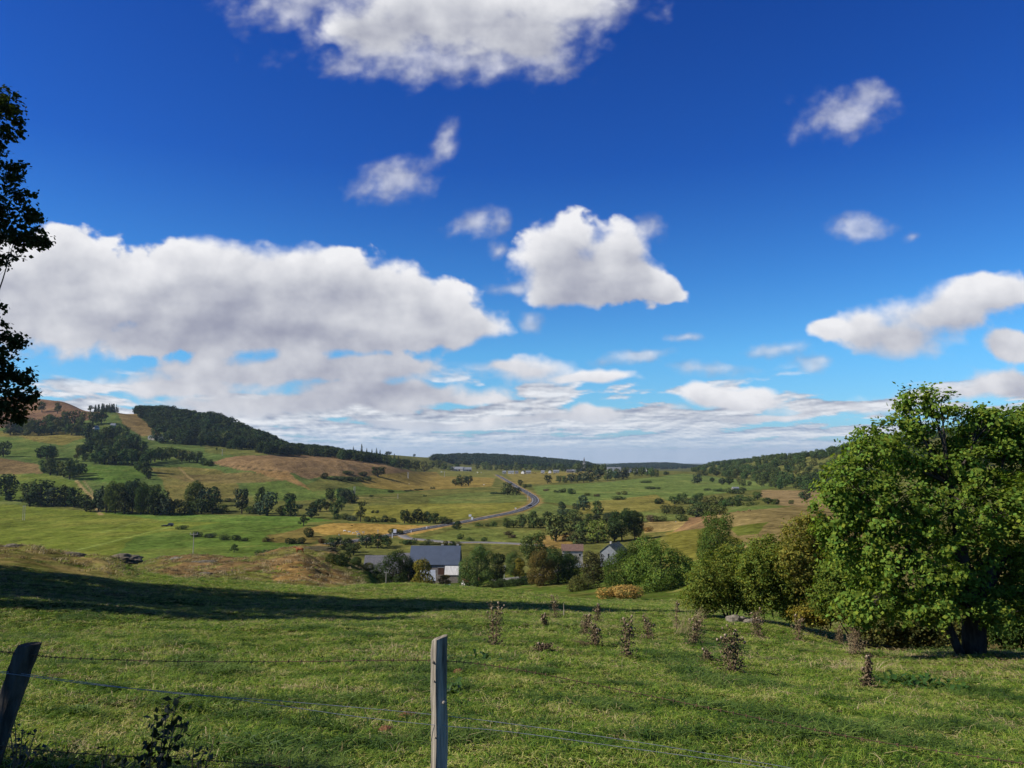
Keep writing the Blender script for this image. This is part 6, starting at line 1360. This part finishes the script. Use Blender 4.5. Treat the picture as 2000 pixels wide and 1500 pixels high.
# ------------------------------------------------------------------ animals: one continuous skin each, then coat or mane as parts
def quadruped(name, horse, graze):
    J = []; E = []; Rr = []
    def j(p, r, par=None):
        J.append(p); Rr.append(r); k = len(J) - 1
        if par is not None: E.append((par, k))
        return k
    root = j((0, 0, 1.05), (.30, .34)); belly = j((.42, 0, 1.02), (.30, .36), root); sh = j((.80, 0, 1.10), (.26, .33), belly); hip = j((-.48, 0, 1.10), (.28, .34), root); rump = j((-.80, 0, 1.12), (.20, .26), hip)
    if graze: nk = j((1.10, 0, .98), (.13, .20), sh); pl = j((1.34, 0, .62), (.11, .15), nk); mz = j((1.52, 0, .30), (.085, .10), pl); j((1.60, 0, .12), (.06, .07), mz)
    else: nk = j((1.10, 0, 1.34), (.13, .20), sh); pl = j((1.36, 0, 1.58 if horse else 1.38), (.11, .15), nk); mz = j((1.62, 0, 1.42 if horse else 1.24), (.085, .10), pl); j((1.80, 0, 1.26 if horse else 1.1), (.06, .07), mz)
    for sd in (-1, 1):
        j((pl and J[pl][0] - .04, sd * .12, J[pl][2] + .13), (.03, .03), pl)
        a = j((.82, sd * .20, .80), (.12, .14), sh); b = j((.84, sd * .21, .42), (.065, .07), a); c = j((.82, sd * .21, .12), (.05, .05), b); j((.86, sd * .21, .02), (.065, .06), c)
        a = j((-.66, sd * .20, .86), (.14, .18), hip); b = j((-.54, sd * .21, .60), (.09, .11), a); c = j((-.80, sd * .21, .42), (.06, .07), b); d = j((-.76, sd * .21, .12), (.05, .05), c); j((-.72, sd * .21, .02), (.065, .06), d)
    j((-1.0, 0, 1.0), (.05, .05), rump) if not horse else None
    if not horse: t = len(J) - 1; j((-1.04, 0, .55), (.03, .03), t)
    me_ = bpy.data.meshes.new(name); me_.from_pydata(J, E, []); o = bpy.data.objects.new(name, me_); COL.objects.link(o)
    o.modifiers.new('skin', 'SKIN'); sub = o.modifiers.new('sub', 'SUBSURF'); sub.levels = 2
    for v, r in zip(me_.skin_vertices[0].data, Rr): v.radius = r
    me_.skin_vertices[0].data[0].use_root = True
    dg = bpy.context.evaluated_depsgraph_get(); m2 = bpy.data.meshes.new_from_object(o.evaluated_get(dg)); bpy.data.objects.remove(o); m2.name = name
    m2.polygons.foreach_set('use_smooth', [True] * len(m2.polygons)); return m2
COW_G = quadruped('cow', False, True); COW_S = quadruped('cow', False, False); HORSE = quadruped('horse', True, False)
def animal(mesh, mat, name, label, cat, x, y, lpx, rz, group=None, Y=None, ymin=150):
    p = at_depth(x, Y, y) if Y else hit(x, y, ymin); k = lpx * p.y / F / 2.7
    m2 = mesh.copy(); m2.materials.clear(); m2.materials.append(mat); o = link(name, m2, None, (p.x, p.y, p.z)); o.rotation_euler = (0, 0, rz); o.scale = (k, k, k)
    return tag(o, label, cat, group)
M_CHEST = simple_mat('chestnut_coat', (0.24, 0.075, 0.022), .7, .2, 3, .2); M_FLAX = simple_mat('flaxen_hair', (0.50, 0.36, 0.20), .9, .2, 8, .1); M_COWW = simple_mat('white_coat', (0.74, 0.71, 0.63), .85, .1, 2, .1)
M_COWB = simple_mat('brown_coat', (0.26, 0.16, 0.075), .85, .2, 2, .1); M_COWK = simple_mat('black_coat', (0.025, 0.022, 0.02), .85, .2, 2, .1)
h = animal(HORSE, M_CHEST, 'horse', 'chestnut horse with flaxen mane on top of the brown mound', 'horse', 586, 1094, 21, R(174), None, 186)
mb = MB(); mb.tube([(1.40, 0, 1.80), (1.22, 0, 1.68), (1.02, 0, 1.52), (.86, 0, 1.42)], [.07, .09, .09, .05], 6); mb.build('mane', M_FLAX, h); MB().tube([(-.92, 0, 1.2), (-1.06, 0, 1.0), (-1.08, 0, .5)], [.06, .09, .04], 6).build('tail', M_FLAX, h)
for i, (x, y, l, lb) in enumerate([(673,1039,7,'white cow with its rear to the tan field, leftmost of the upper cows'),(683,1041,7,'white cow second in the upper row above the shrubs'),(690,1043,6,'small white cow in the gap between the shrubs'),(698,1041,7,'white cow standing at the top of the close pair'),
   (700,1046,9,'white cow lying lengthwise below the close pair'),(710,1042,7,'rightmost white cow of the pasture herd'),(662,1046,5,'white cow alone at the lower left of the herd')]):
    animal(COW_S if i % 2 else COW_G, M_COWW, 'white_cow', lb, 'cow', x, y, l, R(180 * (i % 2) + 12 * i), 'white cows in the tan pasture', ymin=300)
animal(COW_G, M_COWK, 'dark_cow', 'single dark cow in the tan pasture above the white herd', 'cow', 687, 1028, 5, R(20), None, ymin=300)
for i, (x, y, l) in enumerate([(1442,1001,6),(1452,1001,6),(1464,999,8)]):
    animal(COW_G, M_COWB, 'brown_cow', ('left','middle','larger right')[i] + ' one of three pale brown cows at the strip above the tan slope', 'cow', x, y, l, R(180 + 10 * i), 'pale brown cows on the right')
for i, (x, y) in enumerate([(1041,925),(1046,925.4),(1058,926),(1068,926),(1074,926),(1083,926.5)]):
    animal(COW_G, M_COWK, 'black_cow', f'black cow, {NUM[i] if i < 5 else "rightmost"} in the line grazing under the village', 'cow', x, y, 4, R(170 * (i % 2)), 'black cows below the village', ymin=1200)
for i, (x, y) in enumerate([(46,855),(52,856),(58,854),(66,858),(72,857),(74,861),(80,859),(82,855),(68,862),(98,855),(106,855),(112,855)]):
    animal(COW_G, M_COWB, 'brown_cow', f'tiny brown cow, {NUM[i] if i < 11 else "rightmost"} in the herd on the left hillside meadow', 'cow', x, y, 3.4, R(50 * i), 'brown herd on the left hillside', ymin=700)
for i, (x, y, lb) in enumerate([(945,948,'single white cow in the dry field right of the tight tree clump'),(940,924,'white cow left of the road top'),(933,924,'second white cow left of the road top, farther left'),(1320,1020,'white speck of a cow on the tan field by the bank'),(799,946,'white speck of a cow on the dry slope')]):
    animal(COW_S, M_COWW, 'white_cow', lb, 'cow', x, y, 3.6, R(70 * i), 'lone white cows', ymin=450)

# ------------------------------------------------------------------ air between here and the far hills
m, T = new_mat('haze')
pv = T.node('ShaderNodeVolumePrincipled'); pv.inputs['Color'].default_value = (0.62, 0.78, 1.0, 1); pv.inputs['Density'].default_value = 0.00003; pv.inputs['Anisotropy'].default_value = 0.2
T.l.new(pv.outputs[0], T.out.inputs['Volume'])
_zs = [v for o in bpy.data.objects if o.type == 'MESH' and o.name == 'ground' for v in (min(c.co.z for c in o.data.vertices), max(c.co.z for c in o.data.vertices))]
hz = MB().box((0, 0, (_zs[0] - 1 + 190) / 2), (46000, 46000, 190 - (_zs[0] - 1))).build('haze', m); hz['kind'] = 'stuff'
